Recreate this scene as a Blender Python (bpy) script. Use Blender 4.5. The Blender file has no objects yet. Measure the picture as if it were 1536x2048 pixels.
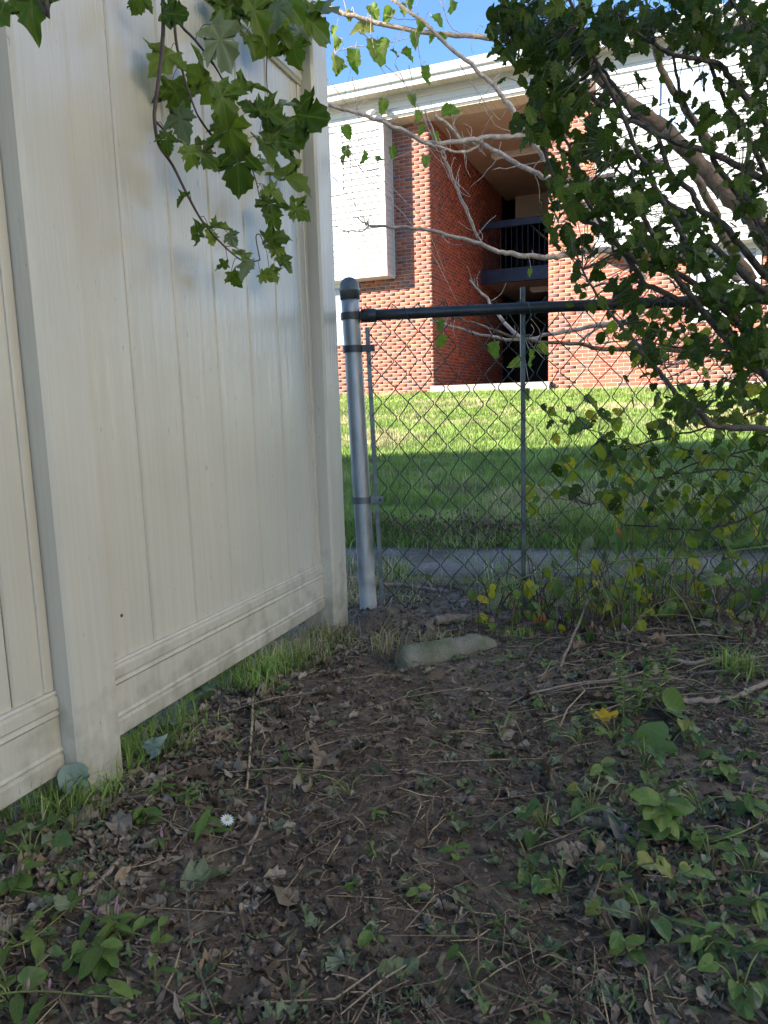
import bpy, math, random
import numpy as np
from mathutils import Matrix, Vector
random.seed(7); RNG = np.random.default_rng(11)
S = bpy.context.scene; COL = S.collection
rad = math.radians

# ------------------------------------------------------------------ camera, sky, sun, exposure
F, PW, PH = 1480.0, 1536.0, 2048.0
PITCH, ROLL, CAM_Z = rad(8.4), rad(1.78), 0.743
fwd = np.array([0, math.cos(PITCH), -math.sin(PITCH)])
_u0 = np.array([0, math.sin(PITCH), math.cos(PITCH)]); _r0 = np.array([1.0, 0, 0])
rgt = math.cos(ROLL)*_r0 - math.sin(ROLL)*_u0
upv = math.sin(ROLL)*_r0 + math.cos(ROLL)*_u0
CAM = np.array([0, 0, CAM_Z])
cd = bpy.data.cameras.new('camera'); cam = bpy.data.objects.new('camera', cd); COL.objects.link(cam)
cd.sensor_fit = 'VERTICAL'; cd.sensor_height = 24.0; cd.lens = 24.0*F/PH
cd.clip_start = 0.05; cd.clip_end = 3000
cam.matrix_world = Matrix(((rgt[0], upv[0], -fwd[0], CAM[0]), (rgt[1], upv[1], -fwd[1], CAM[1]),
                           (rgt[2], upv[2], -fwd[2], CAM[2]), (0, 0, 0, 1)))
S.camera = cam
SUN_EL = rad(21.0); SUN_H = np.array([-1.258, -0.567]); SUN_H /= np.linalg.norm(SUN_H)
SUN_AZ = math.atan2(SUN_H[0], SUN_H[1])            # clockwise from +Y
w = bpy.data.worlds.new('World'); S.world = w; w.use_nodes = True
nt = w.node_tree; bg = nt.nodes['Background']; sky = nt.nodes.new('ShaderNodeTexSky')
sky.sky_type = 'NISHITA'; sky.sun_disc = False; sky.sun_elevation = SUN_EL; sky.sun_rotation = SUN_AZ
sky.air_density = 1.0; sky.dust_density = 0.1; sky.ozone_density = 6.0; sky.altitude = 1500
nt.links.new(sky.outputs[0], bg.inputs[0]); bg.inputs[1].default_value = 0.074
sl = bpy.data.lights.new('sun', 'SUN'); sl.energy = 2.7; sl.angle = rad(0.53); sl.color = (1.0, 0.95, 0.88)
so = bpy.data.objects.new('sun', sl); COL.objects.link(so)
sv = Vector((SUN_H[0]*math.cos(SUN_EL), SUN_H[1]*math.cos(SUN_EL), math.sin(SUN_EL)))
so.rotation_euler = sv.to_track_quat('Z', 'Y').to_euler(); so.location = (-20, -10, 12)
S.view_settings.view_transform = 'Standard'; S.view_settings.look = 'None'
S.view_settings.exposure = 2.6; S.view_settings.gamma = 1.0
S.view_settings.use_white_balance = True; S.view_settings.white_balance_temperature = 7100; S.view_settings.white_balance_tint = 8   # the phone's shade balance
S.render.engine = 'CYCLES'

# ------------------------------------------------------------------ pixel -> ray helpers (distance always comes from what a thing touches)
def ray(x, y): return fwd + rgt*((x-PW/2)/F) - upv*((y-PH/2)/F)
def atY(x, y, Y):
    d = ray(x, y); return CAM + d*(Y/d[1])
def proj(q):
    v = np.asarray(q, float) - CAM; wz = v@fwd
    return PW/2 + F*(v@rgt)/wz, PH/2 - F*(v@upv)/wz

# ------------------------------------------------------------------ noise
def _hash(ix, iy, seed):
    h = (ix.astype(np.int64)*374761393 + iy.astype(np.int64)*668265263 + seed*1274126177) & 0xFFFFFFFF
    h = ((h ^ (h >> 13))*1274126177) & 0xFFFFFFFF
    return ((h ^ (h >> 16)) & 0xFFFF)/65535.0
def vnoise(x, y, seed=0):
    x = np.asarray(x, float); y = np.asarray(y, float)
    ix = np.floor(x); iy = np.floor(y); fx = x-ix; fy = y-iy
    fx = fx*fx*(3-2*fx); fy = fy*fy*(3-2*fy)
    a = _hash(ix, iy, seed); b = _hash(ix+1, iy, seed); c = _hash(ix, iy+1, seed); d = _hash(ix+1, iy+1, seed)
    return (a*(1-fx)+b*fx)*(1-fy) + (c*(1-fx)+d*fx)*fy
def fbm(x, y, seed=0, o=4):
    s = 0; a = .5
    for k in range(o):
        s = s + a*(vnoise(x, y, seed+k)-.5); a *= .5; x = x*2.03+3.1; y = y*2.03+1.7
    return s
def sst(a, b, x):
    t = np.clip((x-a)/(b-a), 0, 1); return t*t*(3-2*t)

# ------------------------------------------------------------------ terrain
def gz0(x, y):
    """height of the ground without fine clods"""
    x = np.asarray(x, float); y = np.asarray(y, float)
    s = np.maximum(0, 2.3-y); z = .2*(1-np.exp(-.074*s/.2))
    q = y + .2*x
    z = z - .015*sst(2.5, 3.2, q) + .075*sst(3.84, 4.02, q) + .0785*np.clip(q-3.95, 0, 10.95)
    for (mx, my, a, r) in ((-.075, 2.36, .04, .09), (-.005, 2.36, .025, .07), (.04, 2.42, .03, .08), (.62, 2.05, .03, .12), (.95, 2.2, .04, .2), (-.19, 2.25, .02, .08)):
        z = z + a*np.exp(-((x-mx)**2+(y-my)**2)/(r*r))
    near = sst(.2, .6, y)*(1-sst(2.9, 3.2, q))
    z = z + near*.03*fbm(x*2.2, y*2.2, 3, 2)
    return z
def gz(x, y):
    x = np.asarray(x, float); y = np.asarray(y, float)
    q = y+.2*x
    near = 1-sst(3.0, 3.25, q)
    n1 = fbm(x*14, y*14, 21, 4)
    n2 = np.abs(fbm(x*38, y*38, 31, 3))
    return gz0(x, y) + near*((.018+.014*sst(1.2, 2.2, y))*n1 + (.014+.012*sst(1.2, 2.2, y))*n2) + (1-near)*.02*fbm(x*3, y*3, 5, 3)*sst(3.9, 4.2, q)
def G(px, py, lift=0.0):
    z = 0.03
    for _ in range(12):
        d = ray(px, py); t = (z+lift-CAM[2])/d[2]; p = CAM + d*t
        z = .5*z + .5*float(gz(p[0], p[1]))
    return np.array([p[0], p[1], float(gz(p[0], p[1]))+lift])

# ------------------------------------------------------------------ materials
def _mat(name):
    m = bpy.data.materials.new(name); m.use_nodes = True
    n = m.node_tree.nodes; return m, n, m.node_tree.links, n['Principled BSDF']
def N(n, t, **kw):
    o = n.new(t)
    for k, v in kw.items():
        if k in ('operation', 'blend_type', 'data_type', 'attribute_name', 'noise_dimensions', 'distance', 'wave_type', 'bands_direction', 'wave_profile', 'feature', 'interpolation', 'use_clamp'): setattr(o, k, v)
        else: o.inputs[k].default_value = v
    return o
def ramp(n, stops, interp='LINEAR'):
    r = n.new('ShaderNodeValToRGB'); r.color_ramp.interpolation = interp; e = r.color_ramp.elements
    while len(e) < len(stops): e.new(.5)
    for k, (p, c) in enumerate(stops): e[k].position = p; e[k].color = (*c, 1)
    return r
def mixc(n, l, a, b, fac, blend='MIX'):
    m = n.new('ShaderNodeMix'); m.data_type = 'RGBA'; m.blend_type = blend
    for sock, v in ((m.inputs[6], a), (m.inputs[7], b), (m.inputs[0], fac)):
        if isinstance(v, (int, float)): sock.default_value = v
        elif isinstance(v, tuple): sock.default_value = (*v, 1)
        else: l.new(v, sock)
    return m.outputs[2]
def mat_simple(name, col, rough=.6, metal=0., noise=.15, scale=20., bump=.0, bscale=60., spec=.5, coord='Object', stretch=None):
    m, n, l, b = _mat(name)
    tc = n.new('ShaderNodeTexCoord'); src = tc.outputs[coord]
    if stretch:
        mp = n.new('ShaderNodeMapping'); mp.inputs['Scale'].default_value = stretch; l.new(src, mp.inputs[0]); src = mp.outputs[0]
    nz = N(n, 'ShaderNodeTexNoise', Scale=scale, Detail=5.0); l.new(src, nz.inputs['Vector'])
    c1 = tuple(c*(1-noise) for c in col); c2 = tuple(min(1, c*(1+noise)) for c in col)
    r = ramp(n, [(.3, c1), (.7, c2)]); l.new(nz.outputs[0], r.inputs[0]); l.new(r.outputs[0], b.inputs['Base Color'])
    b.inputs['Roughness'].default_value = rough; b.inputs['Metallic'].default_value = metal; b.inputs['Specular IOR Level'].default_value = spec
    if bump:
        nb = N(n, 'ShaderNodeTexNoise', Scale=bscale, Detail=6.0); l.new(src, nb.inputs['Vector'])
        bp = N(n, 'ShaderNodeBump', Strength=bump, Distance=.01); l.new(nb.outputs[0], bp.inputs['Height']); l.new(bp.outputs[0], b.inputs['Normal'])
    return m
def mat_leaf(name, stops, trans=.35, rough=.45, vein=.25, blotch=.0, blotch_col=(.2, .12, .04), lobed=False, spec=.28):
    """leaf colour by a per-leaf number, light veins from the leaf's own UVs, light passing through"""
    m, n, l, b = _mat(name)
    at = N(n, 'ShaderNodeAttribute', attribute_name='var'); oi = n.new('ShaderNodeObjectInfo')
    ad = N(n, 'ShaderNodeMath', operation='ADD'); l.new(at.outputs['Fac'], ad.inputs[0]); l.new(oi.outputs['Random'], ad.inputs[1])
    fr = N(n, 'ShaderNodeMath', operation='FRACT'); l.new(ad.outputs[0], fr.inputs[0])
    r = ramp(n, stops); l.new(fr.outputs[0], r.inputs[0]); colr = r.outputs[0]
    uv = n.new('ShaderNodeTexCoord'); sx = n.new('ShaderNodeSeparateXYZ'); l.new(uv.outputs['UV'], sx.inputs[0])
    # uv: x across from midrib, y along. midrib + side veins
    ab = N(n, 'ShaderNodeMath', operation='ABSOLUTE'); l.new(sx.outputs[0], ab.inputs[0])
    if lobed:
        an = N(n, 'ShaderNodeMath', operation='ARCTAN2'); l.new(ab.outputs[0], an.inputs[0]); l.new(sx.outputs[1], an.inputs[1])
        pp = N(n, 'ShaderNodeMath', operation='PINGPONG'); l.new(an.outputs[0], pp.inputs[0]); pp.inputs[1].default_value = .42
        ln = N(n, 'ShaderNodeVectorMath', operation='LENGTH'); l.new(uv.outputs['UV'], ln.inputs[0])
        vd = N(n, 'ShaderNodeMath', operation='MULTIPLY'); l.new(pp.outputs[0], vd.inputs[0]); l.new(ln.outputs['Value'], vd.inputs[1])
    else:
        k = N(n, 'ShaderNodeMath', operation='MULTIPLY_ADD'); l.new(ab.outputs[0], k.inputs[0]); k.inputs[1].default_value = -.75; l.new(sx.outputs[1], k.inputs[2])
        pp = N(n, 'ShaderNodeMath', operation='PINGPONG'); l.new(k.outputs[0], pp.inputs[0]); pp.inputs[1].default_value = .075
        mn = N(n, 'ShaderNodeMath', operation='MINIMUM'); l.new(pp.outputs[0], mn.inputs[0]); l.new(ab.outputs[0], mn.inputs[1]); vd = mn
    vr = N(n, 'ShaderNodeMapRange'); l.new(vd.outputs[0], vr.inputs[0]); vr.inputs[1].default_value = .004; vr.inputs[2].default_value = .022; vr.inputs[3].default_value = vein; vr.inputs[4].default_value = 0
    colr = mixc(n, l, colr, (.28, .36, .12), vr.outputs[0])
    if blotch:
        tn = N(n, 'ShaderNodeTexNoise', Scale=4.0, Detail=4.0); l.new(uv.outputs['UV'], tn.inputs['Vector'])
        av = N(n, 'ShaderNodeVectorMath', operation='ADD'); l.new(uv.outputs['UV'], av.inputs[0]); l.new(oi.outputs['Random'], av.inputs[1]); l.new(av.outputs[0], tn.inputs['Vector'])
        br = ramp(n, [(.5-.1*blotch, (0, 0, 0)), (.62, (1, 1, 1))]); l.new(tn.outputs[0], br.inputs[0])
        fm = N(n, 'ShaderNodeMath', operation='MULTIPLY'); l.new(br.outputs[0], fm.inputs[0]); fm.inputs[1].default_value = blotch
        colr = mixc(n, l, colr, blotch_col, fm.outputs[0])
    l.new(colr, b.inputs['Base Color']); b.inputs['Roughness'].default_value = rough; b.inputs['Specular IOR Level'].default_value = spec
    bp = N(n, 'ShaderNodeBump', Strength=.4, Distance=.002); l.new(vr.outputs[0], bp.inputs['Height']); l.new(bp.outputs[0], b.inputs['Normal'])
    if trans > 0:
        tr = n.new('ShaderNodeBsdfTranslucent'); tc = mixc(n, l, colr, (1.5, 1.6, .5), .75, 'MULTIPLY'); l.new(tc, tr.inputs[0])
        mx = n.new('ShaderNodeMixShader'); mx.inputs[0].default_value = trans
        l.new(b.outputs[0], mx.inputs[1]); l.new(tr.outputs[0], mx.inputs[2]); l.new(mx.outputs[0], n['Material Output'].inputs[0])
    return m
def mat_attr(name, rough=.7, trans=0., spec=.3, noise=0.2, nscale=90.):
    """colour from the mesh's own 'col' attribute times the object's colour"""
    m, n, l, b = _mat(name)
    at = N(n, 'ShaderNodeAttribute', attribute_name='col'); oi = n.new('ShaderNodeObjectInfo')
    c = mixc(n, l, at.outputs['Color'], oi.outputs['Color'], 1.0, 'MULTIPLY')
    tc = n.new('ShaderNodeTexCoord'); nz = N(n, 'ShaderNodeTexNoise', Scale=nscale, Detail=4.0); l.new(tc.outputs['Object'], nz.inputs['Vector'])
    r = ramp(n, [(.3, (1-noise,)*3), (.7, (1+noise,)*3)]); l.new(nz.outputs[0], r.inputs[0])
    c = mixc(n, l, c, r.outputs[0], 1.0, 'MULTIPLY')
    l.new(c, b.inputs['Base Color']); b.inputs['Roughness'].default_value = rough; b.inputs['Specular IOR Level'].default_value = spec
    if trans:
        tr = n.new('ShaderNodeBsdfTranslucent'); l.new(c, tr.inputs[0]); mx = n.new('ShaderNodeMixShader'); mx.inputs[0].default_value = trans
        l.new(b.outputs[0], mx.inputs[1]); l.new(tr.outputs[0], mx.inputs[2]); l.new(mx.outputs[0], n['Material Output'].inputs[0])
    return m

M = {}
def build_vinyl():
    m, n, l, b = _mat('vinyl')
    tc = n.new('ShaderNodeTexCoord')
    big = N(n, 'ShaderNodeTexNoise', Scale=3.0, Detail=4.0); l.new(tc.outputs['Object'], big.inputs['Vector'])
    base = ramp(n, [(.3, (.55, .505, .41)), (.7, (.61, .565, .465))]); l.new(big.outputs[0], base.inputs[0])
    # dirt specks, vertical streaks, and splash-back grime on the lowest hand's breadth
    mp = n.new('ShaderNodeMapping'); mp.inputs['Scale'].default_value = (55, 55, 16); l.new(tc.outputs['Object'], mp.inputs[0])
    sp = N(n, 'ShaderNodeTexNoise', Scale=2.0, Detail=3.0); l.new(mp.outputs[0], sp.inputs['Vector'])
    sr = ramp(n, [(.70, (0, 0, 0)), (.76, (1, 1, 1))]); l.new(sp.outputs[0], sr.inputs[0])
    c = mixc(n, l, base.outputs[0], (.16, .15, .11), sr.outputs[0]); c = mixc(n, l, base.outputs[0], c, .55)
    m2 = n.new('ShaderNodeMapping'); m2.inputs['Scale'].default_value = (60, 60, 1.2); l.new(tc.outputs['Object'], m2.inputs[0])
    st = N(n, 'ShaderNodeTexNoise', Scale=1.6, Detail=5.0); l.new(m2.outputs[0], st.inputs['Vector'])
    str_ = ramp(n, [(.42, (.965, .965, .955)), (.6, (1.015, 1.015, 1.01))]); l.new(st.outputs[0], str_.inputs[0])
    c = mixc(n, l, c, str_.outputs[0], 1.0, 'MULTIPLY')
    sx = n.new('ShaderNodeSeparateXYZ'); l.new(tc.outputs['Object'], sx.inputs[0])
    gn = N(n, 'ShaderNodeTexNoise', Scale=22.0, Detail=6.0); l.new(tc.outputs['Object'], gn.inputs['Vector'])
    ga = N(n, 'ShaderNodeMath', operation='MULTIPLY_ADD'); l.new(gn.outputs[0], ga.inputs[0]); ga.inputs[1].default_value = .55; l.new(sx.outputs[2], ga.inputs[2])
    gr = N(n, 'ShaderNodeMapRange'); l.new(ga.outputs[0], gr.inputs[0]); gr.inputs[1].default_value = .30; gr.inputs[2].default_value = .52; gr.inputs[3].default_value = .75; gr.inputs[4].default_value = 0
    c = mixc(n, l, c, (.26, .23, .16), gr.outputs[0])
    l.new(c, b.inputs['Base Color'])
    rr = N(n, 'ShaderNodeMapRange'); l.new(st.outputs[0], rr.inputs[0]); rr.inputs[1].default_value = .35; rr.inputs[2].default_value = .65; rr.inputs[3].default_value = .30; rr.inputs[4].default_value = .13
    rz = N(n, 'ShaderNodeMapRange'); l.new(sx.outputs[2], rz.inputs[0]); rz.inputs[1].default_value = .1; rz.inputs[2].default_value = 1.1; rz.inputs[3].default_value = .35; rz.inputs[4].default_value = 0
    ra = N(n, 'ShaderNodeMath', operation='ADD'); l.new(rr.outputs[0], ra.inputs[0]); l.new(rz.outputs[0], ra.inputs[1]); l.new(ra.outputs[0], b.inputs['Roughness'])
    bp = N(n, 'ShaderNodeBump', Strength=.10, Distance=.004); l.new(st.outputs[0], bp.inputs['Height']); l.new(bp.outputs[0], b.inputs['Normal'])
    b.inputs['Specular IOR Level'].default_value = .5
    return m
M['vinyl'] = build_vinyl()
def build_galv():
    m, n, l, b = _mat('galvanised_steel')
    tc = n.new('ShaderNodeTexCoord'); mp = n.new('ShaderNodeMapping'); mp.inputs['Scale'].default_value = (30, 30, 6); l.new(tc.outputs['Object'], mp.inputs[0])
    nz = N(n, 'ShaderNodeTexNoise', Scale=1.5, Detail=6.0); l.new(mp.outputs[0], nz.inputs['Vector'])
    r = ramp(n, [(.3, (.30, .31, .32)), (.7, (.50, .51, .52))]); l.new(nz.outputs[0], r.inputs[0])
    sx = n.new('ShaderNodeSeparateXYZ'); l.new(tc.outputs['Object'], sx.inputs[0])
    n2 = N(n, 'ShaderNodeTexNoise', Scale=16.0, Detail=5.0); l.new(tc.outputs['Object'], n2.inputs['Vector'])
    a = N(n, 'ShaderNodeMath', operation='MULTIPLY_ADD'); l.new(n2.outputs[0], a.inputs[0]); a.inputs[1].default_value = .6; l.new(sx.outputs[2], a.inputs[2])
    g = N(n, 'ShaderNodeMapRange'); l.new(a.outputs[0], g.inputs[0]); g.inputs[1].default_value = .38; g.inputs[2].default_value = .6; g.inputs[3].default_value = .85; g.inputs[4].default_value = 0
    c = mixc(n, l, r.outputs[0], (.50, .50, .50), g.outputs[0]); l.new(c, b.inputs['Base Color'])
    mt = N(n, 'ShaderNodeMath', operation='SUBTRACT'); mt.inputs[0].default_value = .95; l.new(g.outputs[0], mt.inputs[1]); l.new(mt.outputs[0], b.inputs['Metallic'])
    ro = N(n, 'ShaderNodeMapRange'); l.new(nz.outputs[0], ro.inputs[0]); ro.inputs[3].default_value = .38; ro.inputs[4].default_value = .6; l.new(ro.outputs[0], b.inputs['Roughness'])
    wv = N(n, 'ShaderNodeTexWave', Scale=55.0, Distortion=1.5); wv.wave_type = 'BANDS'; wv.bands_direction = 'Z'; l.new(tc.outputs['Object'], wv.inputs['Vector'])
    bp = N(n, 'ShaderNodeBump', Strength=.2, Distance=.001); l.new(wv.outputs['Fac'], bp.inputs['Height']); l.new(bp.outputs[0], b.inputs['Normal'])
    return m
M['galv'] = build_galv()
M['wire'] = mat_simple('weathered_wire', (.085, .09, .085), .5, .7, .3, 30)
M['rail'] = mat_simple('dark_coated_rail', (.062, .066, .068), .42, .5, .25, 25)
M['steel'] = mat_simple('weathered_steel', (.19, .20, .20), .5, .8, .3, 35)
M['postdark'] = mat_simple('dark_weathered_steel', (.12, .13, .125), .5, .75, .3, 35)
M['siding'] = mat_simple('white_vinyl_siding', (.58, .575, .565), .45, 0, .03, 2)
M['trim'] = mat_simple('white_trim', (.66, .655, .64), .4, 0, .04, 3)
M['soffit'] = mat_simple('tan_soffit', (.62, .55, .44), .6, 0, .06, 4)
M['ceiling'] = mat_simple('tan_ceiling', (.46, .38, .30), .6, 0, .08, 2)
M['mortar'] = mat_simple('mortar', (.40, .315, .26), .9, 0, .2, 8, .4, 80)
M['navy'] = mat_simple('navy_painted_steel', (.02, .028, .06), .35, .1, .3, 6, .2, 40)
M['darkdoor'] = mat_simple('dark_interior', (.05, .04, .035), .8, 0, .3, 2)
M['slab'] = mat_simple('slab_concrete', (.36, .33, .29), .85, 0, .15, 6, .3, 50)
M['tube'] = mat_simple('white_tube', (.85, .85, .80), .4, 0, .02, 5)
M['roof'] = mat_simple('roof_shingle', (.12, .11, .10), .9, 0, .3, 30, .5, 60)
M['brick'] = mat_attr('brick', .85, 0, .2, .18, 60)
M['grass'] = mat_attr('grass_blades', .55, .35, .3, .0)
M['litter'] = mat_attr('dry_litter', .85, 0, .15, .25, 120)
def build_glass():
    m, n, l, b = _mat('window_glass'); b.inputs['Base Color'].default_value = (.55, .68, .85, 1); b.inputs['Roughness'].default_value = .06
    b.inputs['Alpha'].default_value = .35; b.inputs['Specular IOR Level'].default_value = .9
    return m
M['glass'] = build_glass()
def build_blind():
    m, n, l, b = _mat('window_blind'); tc = n.new('ShaderNodeTexCoord')
    wv = N(n, 'ShaderNodeTexWave', Scale=6.0); wv.bands_direction = 'Z'; l.new(tc.outputs['Object'], wv.inputs['Vector'])
    r = ramp(n, [(.1, (.42, .52, .66)), (.4, (.62, .70, .80))]); l.new(wv.outputs['Fac'], r.inputs[0]); l.new(r.outputs[0], b.inputs['Base Color'])
    bp = N(n, 'ShaderNodeBump', Strength=.6, Distance=.01); l.new(wv.outputs['Fac'], bp.inputs['Height']); l.new(bp.outputs[0], b.inputs['Normal'])
    return m
M['blind'] = build_blind()
def build_soil():
    m, n, l, b = _mat('ground'); tc = n.new('ShaderNodeTexCoord'); P = tc.outputs['Object']
    sx = n.new('ShaderNodeSeparateXYZ'); l.new(P, sx.inputs[0])
    q = N(n, 'ShaderNodeMath', operation='MULTIPLY_ADD'); l.new(sx.outputs[0], q.inputs[0]); q.inputs[1].default_value = .2; l.new(sx.outputs[1], q.inputs[2])
    n1 = N(n, 'ShaderNodeTexNoise', Scale=3.0, Detail=8.0, Roughness=.65); l.new(P, n1.inputs['Vector'])
    n2 = N(n, 'ShaderNodeTexNoise', Scale=45.0, Detail=8.0, Roughness=.7); l.new(P, n2.inputs['Vector'])
    r1 = ramp(n, [(.3, (.085, .062, .040)), (.5, (.128, .095, .064)), (.72, (.22, .175, .13))]); l.new(n1.outputs[0], r1.inputs[0])
    r2 = ramp(n, [(.28, (.30, .29, .28)), (.5, (.9, .9, .9)), (.72, (1.6, 1.55, 1.5))]); l.new(n2.outputs[0], r2.inputs[0])
    soil = mixc(n, l, r1.outputs[0], r2.outputs[0], 1.0, 'MULTIPLY')
    n3 = N(n, 'ShaderNodeTexNoise', Scale=1.3, Detail=6.0); l.new(P, n3.inputs['Vector'])
    r3 = ramp(n, [(.35, (.050, .085, .018)), (.6, (.13, .13, .05))]); l.new(n3.outputs[0], r3.inputs[0])
    edge = N(n, 'ShaderNodeMapRange'); l.new(q.outputs[0], edge.inputs[0]); edge.inputs[1].default_value = 3.9; edge.inputs[2].default_value = 4.1; edge.inputs[3].default_value = 0; edge.inputs[4].default_value = 1
    c = mixc(n, l, soil, r3.outputs[0], edge.outputs[0]); l.new(c, b.inputs['Base Color'])
    # damp patches are glossier
    rr = N(n, 'ShaderNodeMapRange'); l.new(n1.outputs[0], rr.inputs[0]); rr.inputs[1].default_value = .35; rr.inputs[2].default_value = .65; rr.inputs[3].default_value = .40; rr.inputs[4].default_value = .85; l.new(rr.outputs[0], b.inputs['Roughness'])
    b.inputs['Specular IOR Level'].default_value = .5
    bp = N(n, 'ShaderNodeBump', Strength=.9, Distance=.006); l.new(n2.outputs[0], bp.inputs['Height']); l.new(bp.outputs[0], b.inputs['Normal'])
    return m
M['soil'] = build_soil()
def build_path():
    m, n, l, b = _mat('path_concrete'); tc = n.new('ShaderNodeTexCoord'); P = tc.outputs['Object']
    n1 = N(n, 'ShaderNodeTexNoise', Scale=2.5, Detail=6.0); l.new(P, n1.inputs['Vector'])
    n2 = N(n, 'ShaderNodeTexNoise', Scale=70.0, Detail=4.0); l.new(P, n2.inputs['Vector'])
    r1 = ramp(n, [(.35, (.15, .125, .10)), (.65, (.25, .22, .19))]); l.new(n1.outputs[0], r1.inputs[0])
    r2 = ramp(n, [(.3, (.7,)*3), (.7, (1.2,)*3)]); l.new(n2.outputs[0], r2.inputs[0])
    pc = mixc(n, l, r1.outputs[0], r2.outputs[0], 1.0, 'MULTIPLY'); n3 = N(n, 'ShaderNodeTexNoise', Scale=2.2, Detail=7.0, Roughness=.7); l.new(P, n3.inputs['Vector']); r3 = ramp(n, [(.48, (0, 0, 0)), (.60, (.85, .85, .85))]); l.new(n3.outputs[0], r3.inputs[0]); pc = mixc(n, l, pc, (.10, .075, .05), r3.outputs[0])
    l.new(pc, b.inputs['Base Color']); b.inputs['Roughness'].default_value = .9
    bp = N(n, 'ShaderNodeBump', Strength=.5, Distance=.004); l.new(n2.outputs[0], bp.inputs['Height']); l.new(bp.outputs[0], b.inputs['Normal'])
    return m
M['path'] = build_path()
def build_concrete():
    m, n, l, b = _mat('mossy_concrete'); tc = n.new('ShaderNodeTexCoord'); P = tc.outputs['Object']
    n1 = N(n, 'ShaderNodeTexNoise', Scale=12.0, Detail=6.0); l.new(P, n1.inputs['Vector'])
    v = N(n, 'ShaderNodeTexVoronoi', Scale=120.0); l.new(P, v.inputs['Vector'])
    r1 = ramp(n, [(.35, (.10, .12, .06)), (.62, (.22, .21, .165))]); l.new(n1.outputs[0], r1.inputs[0])
    r2 = ramp(n, [(.05, (1.9, 1.9, 1.8)), (.22, (.9, .9, .9))]); l.new(v.outputs['Distance'], r2.inputs[0])
    l.new(mixc(n, l, r1.outputs[0], r2.outputs[0], 1.0, 'MULTIPLY'), b.inputs['Base Color']); b.inputs['Roughness'].default_value = .92
    bp = N(n, 'ShaderNodeBump', Strength=.7, Distance=.003); l.new(v.outputs['Distance'], bp.inputs['Height']); l.new(bp.outputs[0], b.inputs['Normal'])
    return m
M['conc'] = build_concrete()
M['bark'] = mat_simple('tan_bark', (.66, .51, .40), .8, 0, .35, 40, .5, 120)
M['trunkbark'] = mat_simple('brown_trunk_bark', (.27, .175, .11), .85, 0, .45, 25, .8, 70)
M['graybark'] = mat_simple('grey_bark', (.20, .165, .135), .85, 0, .35, 45, .6, 150)
M['stembark'] = mat_simple('dark_grey_stem_bark', (.12, .098, .08), .85, 0, .35, 45, .6, 150)
M['darkbark'] = mat_simple('dark_twig_bark', (.075, .045, .035), .6, 0, .35, 60)
M['greenstem'] = mat_simple('green_stem', (.17, .20, .06), .6, 0, .3, 30)
M['redstem'] = mat_simple('dark_red_stem', (.10, .045, .035), .6, 0, .3, 30)
M['stick'] = mat_simple('dead_stick', (.27, .21, .16), .85, 0, .35, 50, .5, 160)
M['straw'] = mat_simple('pale_straw', (.42, .32, .18), .75, 0, .25, 50)
M['maple'] = mat_leaf('maple_leaf', [(0, (.050, .100, .014)), (.5, (.090, .160, .020)), (1, (.18, .25, .05))], .48, .4, .3, .12, (.22, .14, .05), True)
M['paleunder'] = mat_leaf('maple_leaf_underside', [(0, (.13, .18, .10)), (1, (.20, .25, .16))], .3, .5, .25, .1, (.2, .14, .06), True)
M['shrubleaf'] = mat_leaf('shrub_leaf', [(0, (.020, .045, .006)), (.6, (.042, .082, .010)), (1, (.09, .135, .018))], .30, .5, .2, .1, spec=.15)
M['yellowleaf'] = mat_leaf('backlit_yellow_leaf', [(0, (.13, .21, .025)), (.6, (.24, .30, .04)), (1, (.42, .35, .045))], .55, .5, .2, .35, (.26, .13, .03))  # bush yellow-green brightened to stand in for backlight through the leaves
M['mulberry'] = mat_leaf('sunlit_leaf', [(0, (.11, .22, .025)), (.6, (.18, .29, .045)), (1, (.30, .32, .10))], .45, .5, .3, .4, (.16, .10, .05))
M['weed'] = mat_leaf('weed_leaf', [(0, (.055, .11, .026)), (.5, (.095, .175, .038)), (1, (.18, .26, .06))], .25, .38, .14, .3, (.13, .13, .05))
M['violetleaf'] = mat_leaf('violet_leaf', [(0, (.045, .10, .03)), (.5, (.075, .15, .045)), (.85, (.14, .22, .06)), (1, (.30, .27, .05))], .25, .35, .2, .35, (.16, .15, .06), True)
M['wilted'] = mat_leaf('wilted_leaf', [(0, (.09, .125, .065)), (.5, (.15, .185, .10)), (1, (.22, .26, .165))], .12, .6, .3, .3, (.14, .11, .07))
DEADC = [(0, (.12, .085, .06)), (.35, (.21, .155, .11)), (.7, (.30, .245, .195)), (1, (.42, .36, .30))]
M['deadleaf'] = mat_leaf('dead_leaf', DEADC, .05, .8, .15, .3, (.09, .06, .045))
for nm_, cc_ in (('dark_dead', [(0, (.10, .068, .05)), (1, (.155, .11, .08))]), ('tan_dead', [(0, (.25, .175, .11)), (1, (.34, .25, .17))]), ('grey_dead', [(0, (.22, .175, .13)), (1, (.38, .32, .25))])): M[nm_] = mat_leaf(nm_+'_leaf', cc_, .05, .8, .12, .3, (.10, .07, .05))
M['paleleaf'] = mat_leaf('pale_underside_leaf', [(0, (.16, .23, .19)), (1, (.22, .29, .25))], .1, .55, .3)
M['yellow'] = mat_leaf('bright_yellow_leaf', [(0, (.55, .33, .02)), (1, (.62, .42, .04))], .3, .5, .2)
M['redleaf'] = mat_leaf('red_leaf', [(0, (.40, .07, .02)), (1, (.5, .12, .03))], .3, .5, .2)
M['petal'] = mat_simple('white_petal', (.85, .85, .82), .5, 0, .02)
M['pink'] = mat_simple('pink_flower', (.36, .20, .24), .6, 0, .25, 90)
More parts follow.
